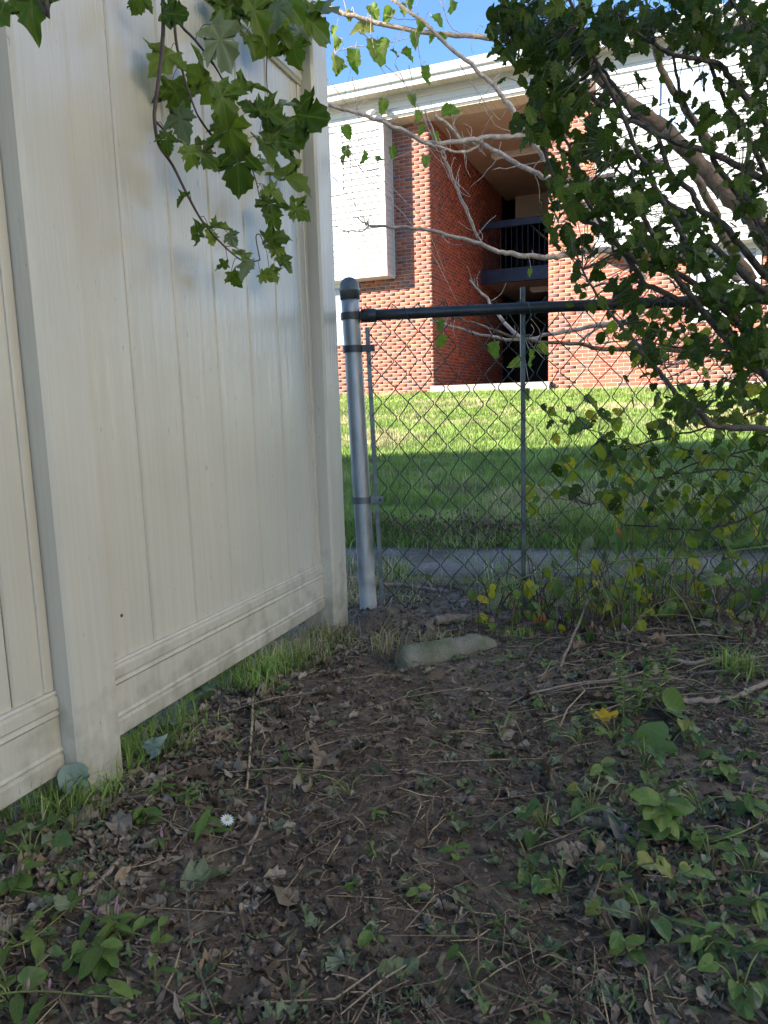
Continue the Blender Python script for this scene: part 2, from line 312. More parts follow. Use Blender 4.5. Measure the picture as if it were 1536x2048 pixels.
M['pollen'] = mat_simple('flower_centre', (.65, .5, .08), .6, 0, .1)

# ------------------------------------------------------------------ object helpers
def tag(o, label=None, cat=None, group=None, kind=None):
    if label: o['label'] = label
    if cat: o['category'] = cat
    if group: o['group'] = group
    if kind: o['kind'] = kind
    return o
INV = {}
def linked(o, parent=None, world=None):
    COL.objects.link(o)
    if world is not None: o.matrix_basis = world
    if parent is not None:
        o.parent = parent; o.matrix_parent_inverse = INV[parent.name]
    INV[o.name] = Matrix() if world is None else world.inverted()
    return o
def thing(name, loc, label, cat, group=None):
    o = bpy.data.objects.new(name, None); o.empty_display_size = .05; COL.objects.link(o); o.location = Vector([float(c) for c in loc])
    INV[o.name] = Matrix.Translation(-o.location)
    return tag(o, label, cat, group)
def mesh_from(name, V, Fc, mat=None, smooth=False, attrs=None, uv=None):
    me = bpy.data.meshes.new(name)
    V = np.asarray(V, np.float32)
    if isinstance(Fc, np.ndarray):
        k = Fc.shape[1]; nf = len(Fc)
        me.vertices.add(len(V)); me.vertices.foreach_set('co', V.ravel())
        me.loops.add(nf*k); me.loops.foreach_set('vertex_index', Fc.astype(np.int32).ravel())
        me.polygons.add(nf); me.polygons.foreach_set('loop_start', np.arange(0, nf*k, k, dtype=np.int32))
        me.polygons.foreach_set('loop_total', np.full(nf, k, np.int32))
        me.update(calc_edges=True)
    else:
        me.from_pydata([tuple(map(float, v)) for v in V], [], [tuple(map(int, f)) for f in Fc])
    if smooth: me.polygons.foreach_set('use_smooth', np.ones(len(me.polygons), bool))
    if attrs:
        for nm, arr in attrs.items():
            arr = np.asarray(arr, np.float32)
            if arr.ndim == 1:
                a = me.attributes.new(nm, 'FLOAT', 'POINT'); a.data.foreach_set('value', arr)
            else:
                a = me.attributes.new(nm, 'FLOAT_COLOR', 'POINT')
                if arr.shape[1] == 3: arr = np.hstack([arr, np.ones((len(arr), 1), np.float32)])
                a.data.foreach_set('color', arr.ravel())
    if uv is not None:
        L = me.uv_layers.new(name='UVMap'); vi = np.empty(len(me.loops), np.int32); me.loops.foreach_get('vertex_index', vi)
        L.data.foreach_set('uv', np.asarray(uv, np.float32)[vi].ravel())
    if mat: me.materials.append(M[mat])
    return me
def obj(name, V, Fc, mat, parent=None, smooth=False, attrs=None, uv=None):
    return linked(bpy.data.objects.new(name, mesh_from(name, V, Fc, mat, smooth, attrs, uv)), parent)
def inst(name, me, world, parent=None):
    return linked(bpy.data.objects.new(name, me), parent, world)

CUBE = np.array([(x, y, z) for x in (0, 1) for y in (0, 1) for z in (0, 1)], float)
CUBEF = [(0, 1, 3, 2), (4, 6, 7, 5), (0, 4, 5, 1), (2, 3, 7, 6), (0, 2, 6, 4), (1, 5, 7, 3)]
class MB:
    """collects shapes for ONE part"""
    def __init__(s): s.v = []; s.f = []; s.n = 0
    def add(s, V, Fc):
        s.v.append(np.asarray(V, float)); s.f += [tuple(i+s.n for i in f) for f in Fc]; s.n += len(V); return s
    def box(s, lo, hi, fr=None):
        lo = np.array(lo, float); hi = np.array(hi, float); V = lo+(hi-lo)*CUBE
        if fr is not None: V = fr(V)
        return s.add(V, CUBEF)
    def bbox(s, lo, hi, b, fr=None):
        """box with bevelled edges"""
        lo = np.array(lo, float); hi = np.array(hi, float); b = min(b, *(abs(hi-lo)/2.01))
        V = []; idx = {}
        for sx in (0, 1):
            for sy in (0, 1):
                for sz in (0, 1):
                    c = np.array([hi[0] if sx else lo[0], hi[1] if sy else lo[1], hi[2] if sz else lo[2]]); sg = np.array([-1 if sx else 1, -1 if sy else 1, -1 if sz else 1])
                    for a in range(3):
                        p = c+sg*b; p[a] = c[a]; idx[(sx, sy, sz, a)] = len(V); V.append(p)
        Fs = []
        for a in range(3):
            o = [k for k in range(3) if k != a]
            for sa in (0, 1):
                q = []
                for (i, j) in ((0, 0), (1, 0), (1, 1), (0, 1)):
                    k = [0, 0, 0]; k[a] = sa; k[o[0]] = i; k[o[1]] = j; q.append(idx[(*k, a)])
                Fs.append(q)
            for i in (0, 1):
                for j in (0, 1):
                    k0 = [0, 0, 0]; k0[o[0]] = i; k0[o[1]] = j; k1 = list(k0); k1[a] = 1
                    Fs.append([idx[(*k0, o[0])], idx[(*k1, o[0])], idx[(*k1, o[1])], idx[(*k0, o[1])]])
        for sx in (0, 1):
            for sy in (0, 1):
                for sz in (0, 1): Fs.append([idx[(sx, sy, sz, a)] for a in range(3)])
        V = np.array(V); ctr = (lo+hi)/2; out = []
        for f in Fs:
            p = V[f]; nn = np.cross(p[1]-p[0], p[2]-p[0])
            out.append(f if nn@(p.mean(0)-ctr) > 0 else f[::-1])
        if fr is not None: V = fr(V)
        return s.add(V, out)
    def prism(s, prof, a, b, fr=None):
        """closed profile (list of (x,z)) swept along y from a to b"""
        k = len(prof); V = np.array([(x, a, z) for x, z in prof]+[(x, b, z) for x, z in prof], float)
        Fs = [(i, (i+1) % k, k+(i+1) % k, k+i) for i in range(k)]+[tuple(range(k))[::-1], tuple(range(k, 2*k))]
        if fr is not None: V = fr(V)
        return s.add(V, Fs)
    def tube(s, pts, r, n=6, cap=True):
        V, Fs = tube(pts, r, n, cap); return s.add(V, Fs)
    def build(s, name, mat, parent=None, smooth=False):
        return obj(name, np.vstack(s.v), s.f, mat, parent, smooth)
def tube(pts, r, n=6, cap=True):
    pts = np.asarray(pts, float); k = len(pts); r = np.broadcast_to(np.asarray(r, float), (k,))
    T = np.gradient(pts, axis=0); T /= np.linalg.norm(T, axis=1)[:, None]+1e-12
    ref = np.array([0, 0, 1.0]) if abs(T[0][2]) < .9 else np.array([1.0, 0, 0])
    V = []; u = np.cross(T[0], ref); u /= np.linalg.norm(u)
    for i in range(k):
        u = u - T[i]*(u@T[i]); u /= np.linalg.norm(u)+1e-12; v = np.cross(T[i], u)
        for j in range(n):
            a = 2*math.pi*j/n; V.append(pts[i]+r[i]*(math.cos(a)*u+math.sin(a)*v))
    Fs = [(i*n+j, i*n+(j+1) % n, (i+1)*n+(j+1) % n, (i+1)*n+j) for i in range(k-1) for j in range(n)]
    if cap: Fs += [tuple(range(n))[::-1], tuple(range((k-1)*n, k*n))]
    return np.array(V), Fs
def spline(P, m=6):
    P = np.asarray(P, float)
    if len(P) < 3: return np.array([P[0]+(P[-1]-P[0])*t for t in np.linspace(0, 1, m+1)])
    Q = np.vstack([2*P[0]-P[1], P, 2*P[-1]-P[-2]]); out = []
    for i in range(1, len(Q)-2):
        for t in np.linspace(0, 1, m, endpoint=False):
            a, b, c, d = Q[i-1], Q[i], Q[i+1], Q[i+2]
            out.append(.5*((2*b)+(c-a)*t+(2*a-5*b+4*c-d)*t*t+(3*b-a-3*c+d)*t**3))
    out.append(P[-1]); return np.array(out)
def wobble(P, amp, seed):
    r = np.random.default_rng(seed); d = r.normal(0, amp, P.shape); d[0] = 0; d[-1] = 0
    return P+d
def frame_m(p, y, nrm, s):
    y = np.asarray(y, float); y = y/(np.linalg.norm(y)+1e-12); nrm = np.asarray(nrm, float)
    x = np.cross(y, nrm)
    if np.linalg.norm(x) < 1e-4: x = np.cross(y, [.3, .5, .8])
    x /= np.linalg.norm(x); z = np.cross(x, y)
    return np.array([[x[0]*s, y[0]*s, z[0]*s, p[0]], [x[1]*s, y[1]*s, z[1]*s, p[1]], [x[2]*s, y[2]*s, z[2]*s, p[2]], [0, 0, 0, 1]], float)

# ------------------------------------------------------------------ leaf shapes
OUT = {
 'maple': [(.0, .02), (.10, -.02), (.22, -.085), (.36, -.07), (.31, .03), (.30, .10), (.38, .13), (.45, .22), (.54, .24), (.55, .34), (.66, .48), (.52, .46), (.47, .42), (.40, .47), (.36, .44), (.30, .42), (.31, .50), (.40, .60), (.31, .65), (.32, .76), (.20, .78), (.14, .88), (.07, .91), (0, 1)],
 'shrub': [(0, 0), (.14, .02), (.27, .11), (.31, .21), (.40, .29), (.32, .35), (.36, .47), (.44, .53), (.31, .55), (.27, .64), (.30, .71), (.19, .75), (.16, .85), (.09, .89), (0, 1)],
 'heart': [(0, .06), (.07, -.05), (.20, -.12), (.36, -.08), (.46, .06), (.49, .22), (.45, .40), (.37, .58), (.25, .76), (.12, .91), (0, 1)],
 'ellip': [(0, 0), (.10, .06), (.20, .18), (.27, .34), (.29, .48), (.26, .64), (.18, .80), (.08, .93), (0, 1)],
 'lance': [(0, 0), (.05, .07), (.10, .2), (.135, .36), (.14, .5), (.12, .66), (.08, .82), (.03, .94), (0, 1)],
 'mulb': [(0, 0), (.16, -.04), (.30, .04), (.37, .18), (.35, .30), (.42, .34), (.36, .42), (.39, .48), (.30, .54), (.32, .62), (.22, .70), (.20, .80), (.09, .88), (0, 1)],
}
def leaf_geo(shape, fold=.2, droop=.2, wave=.05, curl=0., twist=0., seed=0, hole=0, thick=0):
    r = np.random.default_rng(seed); h = OUT[shape]
    o = [(x*(1+r.normal(0, .05)), y+r.normal(0, .012)) for x, y in h]; o[0] = h[0]; o[-1] = h[-1]
    o2 = [(-x*(1+r.normal(0, .05)), y+r.normal(0, .012)) for x, y in h[1:-1]][::-1]
    ring = np.array(o+o2); c = np.array([0, .30 if shape == 'maple' else .42]); k = len(ring)
    P = np.vstack([[c], c+(ring-c)*.35, c+(ring-c)*.7, ring])
    Fs = [(0, 1+j, 1+(j+1) % k) for j in range(k)] + [(1+q*k+j, 1+(q+1)*k+j, 1+(q+1)*k+(j+1) % k, 1+q*k+(j+1) % k) for q in (0, 1) for j in range(k)]
    for _ in range(hole): Fs.pop(int(r.integers(0, len(Fs))))
    x, y = P[:, 0], P[:, 1]
    z = fold*(np.sqrt(x*x+.006)-.077) - droop*np.maximum(y, 0)**2 + wave*np.sin(7*np.arctan2(x, y-.3)+seed)*np.hypot(x, y-.3)*1.4
    X, Y, Z = x.copy(), y.copy(), z
    if curl:
        a = x*curl*2.2; R = 1/(curl*2.2)
        X = R*np.sin(a); Z = Z + R*(1-np.cos(a)); b = y*curl*1.1*(r.random()*1.4-.4)
        Z = Z + .25*b*y + wave*2*r.normal(0, .5, len(x))*np.hypot(x, y-.4)
    if twist:
        t = twist*y; X, Z = X*np.cos(t)-Z*np.sin(t), X*np.sin(t)+Z*np.cos(t)
    V = np.stack([X, Y, Z], 1)
    return V, Fs, P.copy()
def leaf_mesh(name, shape, mat, **kw):
    V, Fs, uv = leaf_geo(shape, **kw); me = mesh_from(name, V, Fs, mat, True, {'var': np.full(len(V), .0)}, uv); return me
def bake(name, geos, mats, mat, parent=None):
    """many leaves joined into one mesh (a mass nobody picks apart); geos: (V,F,uv); mats: list of (geo index, 4x4, var)"""
    VV = []; FF = []; UU = []; AA = []; off = 0
    for gi, m, va in mats:
        V, Fs, uv = geos[gi]; VV.append(V@m[:3, :3].T+m[:3, 3]); UU.append(uv); AA.append(np.full(len(V), va))
        FF += [tuple(i+off for i in f) for f in Fs]; off += len(V)
    return obj(name, np.vstack(VV), FF, mat, parent, True, {'var': np.concatenate(AA)}, np.vstack(UU))

# ================================================================== SETTING: ground, path
def axis(fine0, fine1, step, lo, hi, g=1.16):
    a = list(np.arange(fine0, fine1, step)); s = step; x = fine0; L = []
    while x > lo: s *= g; x -= s; L.append(x)
    s = step; x = a[-1]; R = []
    while x < hi: s *= g; x += s; R.append(x)
    return np.array(L[::-1]+a+R)
xs = axis(-1.1, 1.75, .010, -500, 500); ys = axis(.5, 3.2, .010, -120, 700, 1.10)
XX, YY = np.meshgrid(xs, ys); ZZ = gz(XX, YY)
nx, ny = len(xs), len(ys); I = np.arange(nx*ny).reshape(ny, nx)
Fq = np.stack([I[:-1, :-1], I[:-1, 1:], I[1:, 1:], I[1:, :-1]], -1).reshape(-1, 4)
g = obj('ground', np.stack([XX.ravel(), YY.ravel(), ZZ.ravel()], 1), Fq, 'soil', None, True); tag(g, kind='structure')
px_ = np.linspace(-30, 40, 700); rows = np.array([3.16, 3.2, 3.35, 3.5, 3.65, 3.8, 3.86]); V = []
for j, q in enumerate(rows):
    e = .16*fbm(px_*2.5, px_*0+j*9, 77, 4) if j in (0, 1, 5, 6) else 0*px_
    y = q+e-.2*px_; z = gz0(px_, y)+(.006 if 0 < j < 6 else -.02)-.012*sst(3.4, 3.84, q)*(j < 6)
    z = np.where(j in (1, 2, 3, 4, 5), -.004+0*px_+.004*fbm(px_*3, y*3, 8, 2), z-.02); V.append(np.stack([px_, y, z], 1))
V = np.vstack(V); k = len(px_); I = np.arange(len(rows)*k).reshape(len(rows), k)
Fq = np.stack([I[:-1, :-1], I[:-1, 1:], I[1:, 1:], I[1:, :-1]], -1).reshape(-1, 4)
tag(obj('path', V, Fq, 'path', None, True), kind='structure')

# ================================================================== BRICK APARTMENT BUILDING
BA = np.array([1.05, 14.6, 0.]); BAN = rad(22.2)
BU = np.array([math.cos(BAN), -math.sin(BAN), 0]); BV = np.array([math.sin(BAN), math.cos(BAN), 0])
def fb(P):            # (s along the front, w inward, z) -> world
    P = np.asarray(P, float); return BA + P[:, :1]*BU + P[:, 1:2]*BV + P[:, 2:]*np.array([0, 0, 1.0])
Z0, ZBAY, ZSOF, ZEAVE = .93, 3.15, 5.88, 6.40
SL, SR = -4.2, 8.4; BK = 9.0; BAYP = .40
house = thing('apartment_building', BA+np.array([0, 0, Z0]), 'red brick apartment building with white siding bays and an open breezeway', 'building')
def bpart(name, lo, hi, mat, parent=house, bev=0.):
    mb = MB(); (mb.bbox(lo, hi, bev, fb) if bev else mb.box(lo, hi, fb)); return mb.build(name, mat, parent)
wall = MB()
wall.box((SL, .005, Z0-.5), (-.005, .25, 6.3), fb); wall.box((-.262, .25, Z0-.5), (-.005, 5.95, 6.3), fb)
wall.box((2.205, .005, Z0-.5), (SR, .25, 6.3), fb); wall.box((2.205, .25, Z0-.5), (2.45, 5.95, 6.3), fb)
wallo = wall.build('brick_wall', 'mortar', house)
# bricks -----------------------------------------------------------
BL, BH, JT, DP = .190, .0545, .013, .014
BRICKC = [(.34, .108, .072), (.38, .125, .080), (.31, .105, .075), (.42, .145, .075), (.28, .112, .088), (.22, .11, .095), (.19, .105, .095)]
BW = [.26, .22, .18, .08, .12, .08, .06]
bricks = []            # (lo, hi) in building frame + colour + visible size
def lay(face, a0, a1, z0, z1, skip=None):
    row = 0; z = z0
    while z + BH < z1 + .03:
        a = a0 - (BL+JT)/2*(row % 2); zz1 = min(z+BH, z1)
        while a < a1-.01:
            lo, hi = max(a, a0), min(a+BL, a1)
            if hi-lo > .03 and not (skip and skip(lo, hi, z)):
                j = random.uniform(-.0012, .0018)
                if face == 'front': b = ((lo, .0+j, z), (hi, .016, zz1))
                elif face == 'left': b = ((-.016, lo, z), (0.+j, hi, zz1))      # faces +s
                else: b = ((2.2+j, lo, z), (2.216, hi, zz1))
                c = np.array(random.choices(BRICKC, BW)[0])*random.uniform(.85, 1.15)
                ctr = fb(np.array([[(b[0][i]+b[1][i])/2 for i in range(3)]]))[0]; p = proj(ctr); d = ctr[1]
                vis = 0 < p[0] < PW and 0 < p[1] < 800 and not (p[0] < 672)
                size = (hi-lo)*(1.0 if face == 'front' else .25)/d if vis and face != 'right' else 0
                if face == 'front' and p[0] > 1300: size *= .6
                bricks.append((b, c, size))
            a += BL+JT
        z += BH+JT; row += 1
lowwin = [(-2.75, -1.77), (4.6, 5.6), (6.4, 7.4)]
def skipf(lo, hi, z): return any(l < (lo+hi)/2 < h for l, h in lowwin) and 1.93 < z < 3.12
lay('front', SL, 0, Z0-.02, ZBAY+.02, skipf); lay('front', -.80, 0, ZBAY+.035, 5.93)
lay('front', 2.2, SR, Z0-.02, ZBAY+.02, skipf); lay('front', 2.2, 3.06, ZBAY+.035, 5.93)
lay('left', .005, 5.95, Z0-.02, 5.93); lay('right', .02, 5.95, Z0-.02, 5.93)
order = sorted(range(len(bricks)), key=lambda i: -bricks[i][2]); top = set(order[:300])
Rb = Matrix(((BU[0], BV[0], 0, 0), (BU[1], BV[1], 0, 0), (0, 0, 1, 0), (0, 0, 0, 1)))
mbk = MB(); mbk.bbox((0, 0, 0), (BL, .02, BH), .004); bme = mesh_from('brick', np.vstack(mbk.v), mbk.f, 'brick', False, {'col': np.ones((24, 3))})
VV = []; FF = []; CC = []; off = 0
for i, (b, c, sz) in enumerate(bricks):
    lo, hi = np.array(b[0]), np.array(b[1])
    if i in top:
        p = fb(np.array([lo]))[0]; sc = (hi-lo)/np.array([BL, .02, BH])
        o = inst('brick', bme, Matrix.Translation(Vector(p)) @ Rb @ Matrix.Diagonal((*sc, 1)), wallo); o.color = (*c, 1)
    else:
        VV.append(fb(lo+(hi-lo)*CUBE)); FF.append(np.array(CUBEF)+off); off += 8; CC.append(np.tile(c, (8, 1)))
tag(obj('far_bricks', np.vstack(VV), np.vstack(FF), 'brick', wallo, False, {'col': np.vstack(CC)}), kind='stuff')
# siding -----------------------------------------------------------
SP = .1145
def board(s0, s1, z, axisdir='s', wf=-BAYP, parent=None, h=SP):
    prof = [(wf, z), (wf, z+.016), (wf-.028, z+.016), (wf-.028, z+.030), (wf-.002, z+h), (wf+.01, z+h)]
    mb = MB()
    if axisdir == 's': mb.prism(prof, s0, s1, lambda V: fb(V[:, [1, 0, 2]]))
    return mb
bay = MB(); bay.box((SL, -BAYP+.012, ZBAY), (-.762, .0, ZSOF+.02), fb); bay.box((3.062, -BAYP+.012, ZBAY), (SR, .0, ZSOF+.02), fb); bay.box((SL, -BAYP+.012, ZSOF+.022), (SR, .01, 6.3), fb)
siding = bay.build('bay_wall', 'trim', house)
z = ZBAY+.05; upwin = [(-2.62, -1.62, 4.72, 5.97-.1), (3.98, 4.95, 4.72, 5.87), (6.2, 7.2, 4.72, 5.87)]
while z < 6.28:
    h = min(SP, 6.29-z); spans = []
    if z > ZSOF-.06: spans = [(SL, SR)]; z = max(z, ZSOF+.03)
    else:
        for a, b in ((SL, -.80), (3.10, SR)):
            cuts = [(l, r) for l, r, zl, zh in upwin if a < l < b and z+h > zl-.05 and z < zh+.05]; x = a
            for l, r in sorted(cuts): spans.append((x, l-.03)); x = r+.03
            spans.append((x, b))
    for a, b in spans: board(a, b, z, h=h).build('siding_board', 'siding', siding)
    z += SP
# side faces of the bays, corner posts, bottom trim
zz = ZBAY+.05
while zz < ZSOF-.03:
    h = min(SP, ZSOF-.004-zz)
    for s_, sg in ((-.762, 1), (3.062, -1)):
        mb = MB(); prof = [(s_, zz), (s_+sg*.014, zz+.002), (s_+sg*.014, zz+.01), (s_+sg*.003, zz+h), (s_-sg*.004, zz+h)]
        mb.prism(prof if sg > 0 else prof[::-1], -BAYP+.03, -.005, fb); mb.build('siding_board', 'siding', siding)
    zz += SP
for s0, s1 in ((-.80, -.742), (3.042, 3.10)): bpart('corner_trim', (s0, -BAYP-.022, ZBAY-.005), (s1, -BAYP+.03, ZSOF+.0), 'trim', siding, .004)
for s0, s1 in ((SL, -.745), (3.045, SR)): bpart('bottom_trim', (s0, -BAYP-.018, ZBAY-.03), (s1, .0-.004, ZBAY+.048), 'trim', siding, .004)
for s_ in (-.748, 3.034): bpart('edge_trim', (s_, -.03, ZBAY), (s_+.014, -.002, ZSOF), 'trim', siding)
# windows
def window(s0, s1, z0, z1, wf):
    mb = MB(); t = .055
    for lo, hi in (((s0-.03, wf-.03, z0-.03), (s0+t, wf+.05, z1+.03)), ((s1-t, wf-.03, z0-.03), (s1+.03, wf+.05, z1+.03)), ((s0+t, wf-.028, z0-.03), (s1-t, wf+.05, z0+t)), ((s0+t, wf-.028, z1-t), (s1-t, wf+.05, z1+.03)), ((s0+t, wf-.02, (z0+z1)/2-.02), (s1-t, wf+.04, (z0+z1)/2+.02))): mb.bbox(lo, hi, .006, fb)
    o = mb.build('window', 'trim', house)
    bpart('window_pane', (s0+t-.005, wf+.004, z0+t-.005), (s1-t+.005, wf+.009, z1-t+.005), 'glass', o)
    bpart('window_blind', (s0+t-.01, wf+.06, z0+.02), (s1-t+.01, wf+.07, z1-.02), 'blind', o)
for l, r, zl, zh in upwin: window(l, r, zl, zh, -BAYP)
for l, r in lowwin: window(l, r, 1.95, 3.10, .0)
# eave: soffit panels, fascia, gutter, roof
s = SL
while s < SR:
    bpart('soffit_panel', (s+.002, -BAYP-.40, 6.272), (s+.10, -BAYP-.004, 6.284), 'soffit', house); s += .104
bpart('fascia', (SL, -BAYP-.43, 6.20), (SR, -BAYP-.403, 6.33), 'trim', house)
gp = [(-.43, 6.30), (-.49, 6.30), (-.51, 6.33), (-.53, 6.37), (-.545, 6.385), (-.545, 6.41), (-.535, 6.415), (-.43, 6.415)]
mb = MB(); mb.prism([(w_-BAYP, z_) for w_, z_ in gp], SL, SR, lambda V: fb(V[:, [1, 0, 2]])); mb.build('gutter', 'trim', house)
rf = MB(); rf.prism([(-BAYP-.46, 6.42), (4.3, 7.5), (BK+.6, 6.42), (BK+.6, 6.35), (4.3, 7.40), (-BAYP-.43, 6.335)], SL-.3, SR+.3, lambda V: fb(V[:, [1, 0, 2]])); rf.build('roof', 'roof', house)
# breezeway: ceiling boards, deck, railing, back
s = -.75
while s < 3.04:
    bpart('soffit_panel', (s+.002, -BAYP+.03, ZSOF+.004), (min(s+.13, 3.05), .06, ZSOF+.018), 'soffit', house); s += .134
wq = .062
while wq < 6.5:
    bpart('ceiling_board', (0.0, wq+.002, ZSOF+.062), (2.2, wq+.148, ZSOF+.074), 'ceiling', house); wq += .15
bpart('slab', (-.05, -.1, Z0-.5), (2.25, 9.0, 1.035), 'slab', house, .01)
bpart('deck', (.0, 3.80, 3.46), (2.2, 9.0, 3.70), 'ceiling', house)
DW = 3.74
bpart('deck_beam', (.003, DW-.06, 3.425), (2.197, DW+.05, 3.735), 'navy', house, .006)
rl = bpart('railing', (.003, DW-.03, 4.66), (2.197, DW+.06, 4.815), 'navy', house, .006)
for i in range(17):
    s_ = .07+i*.128; bpart('baluster', (s_, DW+.03, 3.74), (s_+.010, DW+.04, 4.66), 'navy', rl)
tl = bpart('tube_light', (.55, 2.55, ZSOF-.03), (2.0, 2.68, ZSOF+.06), 'trim', house, .01); mb = MB(); mb.tube(fb(np.array([[.6, 2.6, ZSOF-.045], [1.95, 2.6, ZSOF-.045]])), .02, 8); mb.build('tube', 'tube', tl)
tl = bpart('tube_light', (.9, 5.0, 3.36), (2.1, 5.12, 3.455), 'trim', house, .01); mb = MB(); mb.tube(fb(np.array([[.95, 5.05, 3.345], [2.05, 5.05, 3.345]])), .02, 8); mb.build('tube', 'tube', tl)
bpart('drop_panel', (.30, 6.2, 5.25), (2.2, 6.4, ZSOF+.06), 'soffit', house)
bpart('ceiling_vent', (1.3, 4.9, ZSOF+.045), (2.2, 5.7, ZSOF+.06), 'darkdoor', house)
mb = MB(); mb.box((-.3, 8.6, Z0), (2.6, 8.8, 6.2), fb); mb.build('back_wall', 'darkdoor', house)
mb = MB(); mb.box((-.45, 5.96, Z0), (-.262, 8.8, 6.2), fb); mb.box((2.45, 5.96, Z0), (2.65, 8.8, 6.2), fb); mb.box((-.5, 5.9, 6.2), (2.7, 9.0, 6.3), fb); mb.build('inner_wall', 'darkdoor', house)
mb = MB()
for i in range(14): mb.box((.25+i*.13, 7.3, 3.7-i*.18), (.39+i*.13, 8.3, 3.76-i*.18), fb)
mb.build('stair', 'navy', house)
mb = MB(); mb.tube(fb(np.array([[.3, 7.2, 5.6], [2.1, 7.2, 3.9]])), .03, 6); mb.build('stair_rail', 'tube', house)
mb = MB(); mb.box((1.75, 3.3, 1.03), (2.19, 3.4, 3.2), fb); mb.build('door', 'navy', house)
# rest of the box so that it is a building from any side
mb = MB(); mb.box((SL, .26, Z0-.3), (SL+.2, BK, 6.3), fb); mb.box((SR-.2, .26, Z0-.3), (SR, BK, 6.3), fb); mb.box((SL, BK-.01, Z0-.3), (SR, BK+.2, 6.3), fb); mb.build('outer_wall', 'mortar', house)
# flood light: two heads on a plate at the corner of the bay
def fl():
    c = np.array([-.80, -BAYP-.03, 6.02]); t = thing('flood_light', fb(np.array([c]))[0], 'white twin flood light under the eave at the bay corner', 'light')
    mb = MB(); mb.bbox(c+np.array([-.06, .0, -.05]), c+np.array([.06, .03, .05]), .01, fb); mb.build('plate', 'trim', t)
    for sg, ln in ((-1, .20), (1, .14)):
        p = fb(np.array([c+np.array([0, -.01, 0]), c+np.array([sg*.06, -.06, .02])])); mb = MB(); mb.tube(p, .014, 6); mb.build('arm', 'trim', t)
        a = c+np.array([sg*.07, -.06, .02]); d = np.array([sg*.55, -.45, -.55]); d /= np.linalg.norm(d)
        q = fb(np.array([a-d*.03, a+d*.02, a+d*.09, a+d*ln*.75])); mb = MB(); mb.tube(q, [.02, .04, .055, .066], 10); mb.build('lamp_head', 'trim', t, True)
fl()

# ================================================================== VINYL PRIVACY FENCE
FT = np.array([math.sin(rad(19.5)), math.cos(rad(19.5)), 0]); FN = np.array([FT[1], -FT[0], 0])
FE = np.array([-.125, 2.337, 0])          # far right corner of the end post
PWD = .109; FO = FE - FT*PWD/2 - FN*PWD/2  # centre of the end post
def ff(P):             # (a along the fence from end post centre, towards +FT; n outwards; z)
    P = np.asarray(P, float); return FO + P[:, :1]*FT + P[:, 1:2]*FN + P[:, 2:]*np.array([0, 0, 1.0])
def fence_plane(px, py, off):
    d = ray(px, py); o = CAM-FO; t = (off-o@FN)/(d@FN); q = o+d*t; return q@FT, q[2]
RT = .022; PT = .011
aN = fence_plane(251, 1540, PWD/2)[0]-PWD/2      # centre of the near post
bt = [fence_plane(648, 1125, RT), fence_plane(232, 1325, RT)]; bb = [fence_plane(655, 1215, RT), fence_plane(248, 1475, RT)]; tb = [fence_plane(600, 165, RT), fence_plane(452, 12, RT)]
def lin(p, a): return p[0][1]+(p[1][1]-p[0][1])*(a-p[0][0])/(p[1][0]-p[0][0])
print('fence', aN, bt, bb, tb)
DZ = (lin(bt, aN)-lin(bt, 0))/aN              # the fence steps down the slope
vf = thing('vinyl_fence', ff(np.array([[0, 0, 0]]))[0], 'tall beige vinyl privacy fence with wide tongue and groove pickets', 'fence')
posts = [0, aN, 2*aN, 3*aN]
for a in posts:
    gzb = float(gz(*ff(np.array([[a, 0, 0]]))[0][:2])); zt = lin(tb, 0)+DZ*a+.34
    mb = MB(); mb.bbox((a-PWD/2, -PWD/2, gzb-.25), (a+PWD/2, PWD/2, zt), .007, ff); p = mb.build('post', 'vinyl', vf)
    mb = MB(); mb.bbox((a-PWD/2-.008, -PWD/2-.008, zt-.03), (a+PWD/2+.008, PWD/2+.008, zt+.012), .004, ff)
    mb.add(ff(np.array([(a-.061, -.061, zt+.012), (a+.061, -.061, zt+.012), (a+.061, .061, zt+.012), (a-.061, .061, zt+.012), (a, 0, zt+.06)])), [(0, 1, 4), (1, 2, 4), (2, 3, 4), (3, 0, 4)]); mb.build('post_cap', 'vinyl', p)
HR = lin(bt, 0)-lin(bb, 0)
def shear(z0):          # profile lives in (n, z); the rail follows the slope
    def fr(V):
        P = V[:, [1, 0, 2]].copy(); P[:, 2] += DZ*P[:, 0]; return ff(P)
    return fr
rprof = [(RT-.004, 0), (RT, .004), (RT, .030), (RT-.004, .034), (RT-.004, .037), (RT+.001, .041), (RT-.003, .046), (RT-.003, HR-.046), (RT+.001, HR-.041), (RT-.004, HR-.037), (RT-.004, HR-.034), (RT, HR-.030), (RT, HR-.013), (RT-.005, HR-.009), (RT-.005, HR-.006), (RT-.001, HR-.004), (RT-.004, HR)]
rfull = rprof + [(-n_, z_) for n_, z_ in rprof[::-1]]
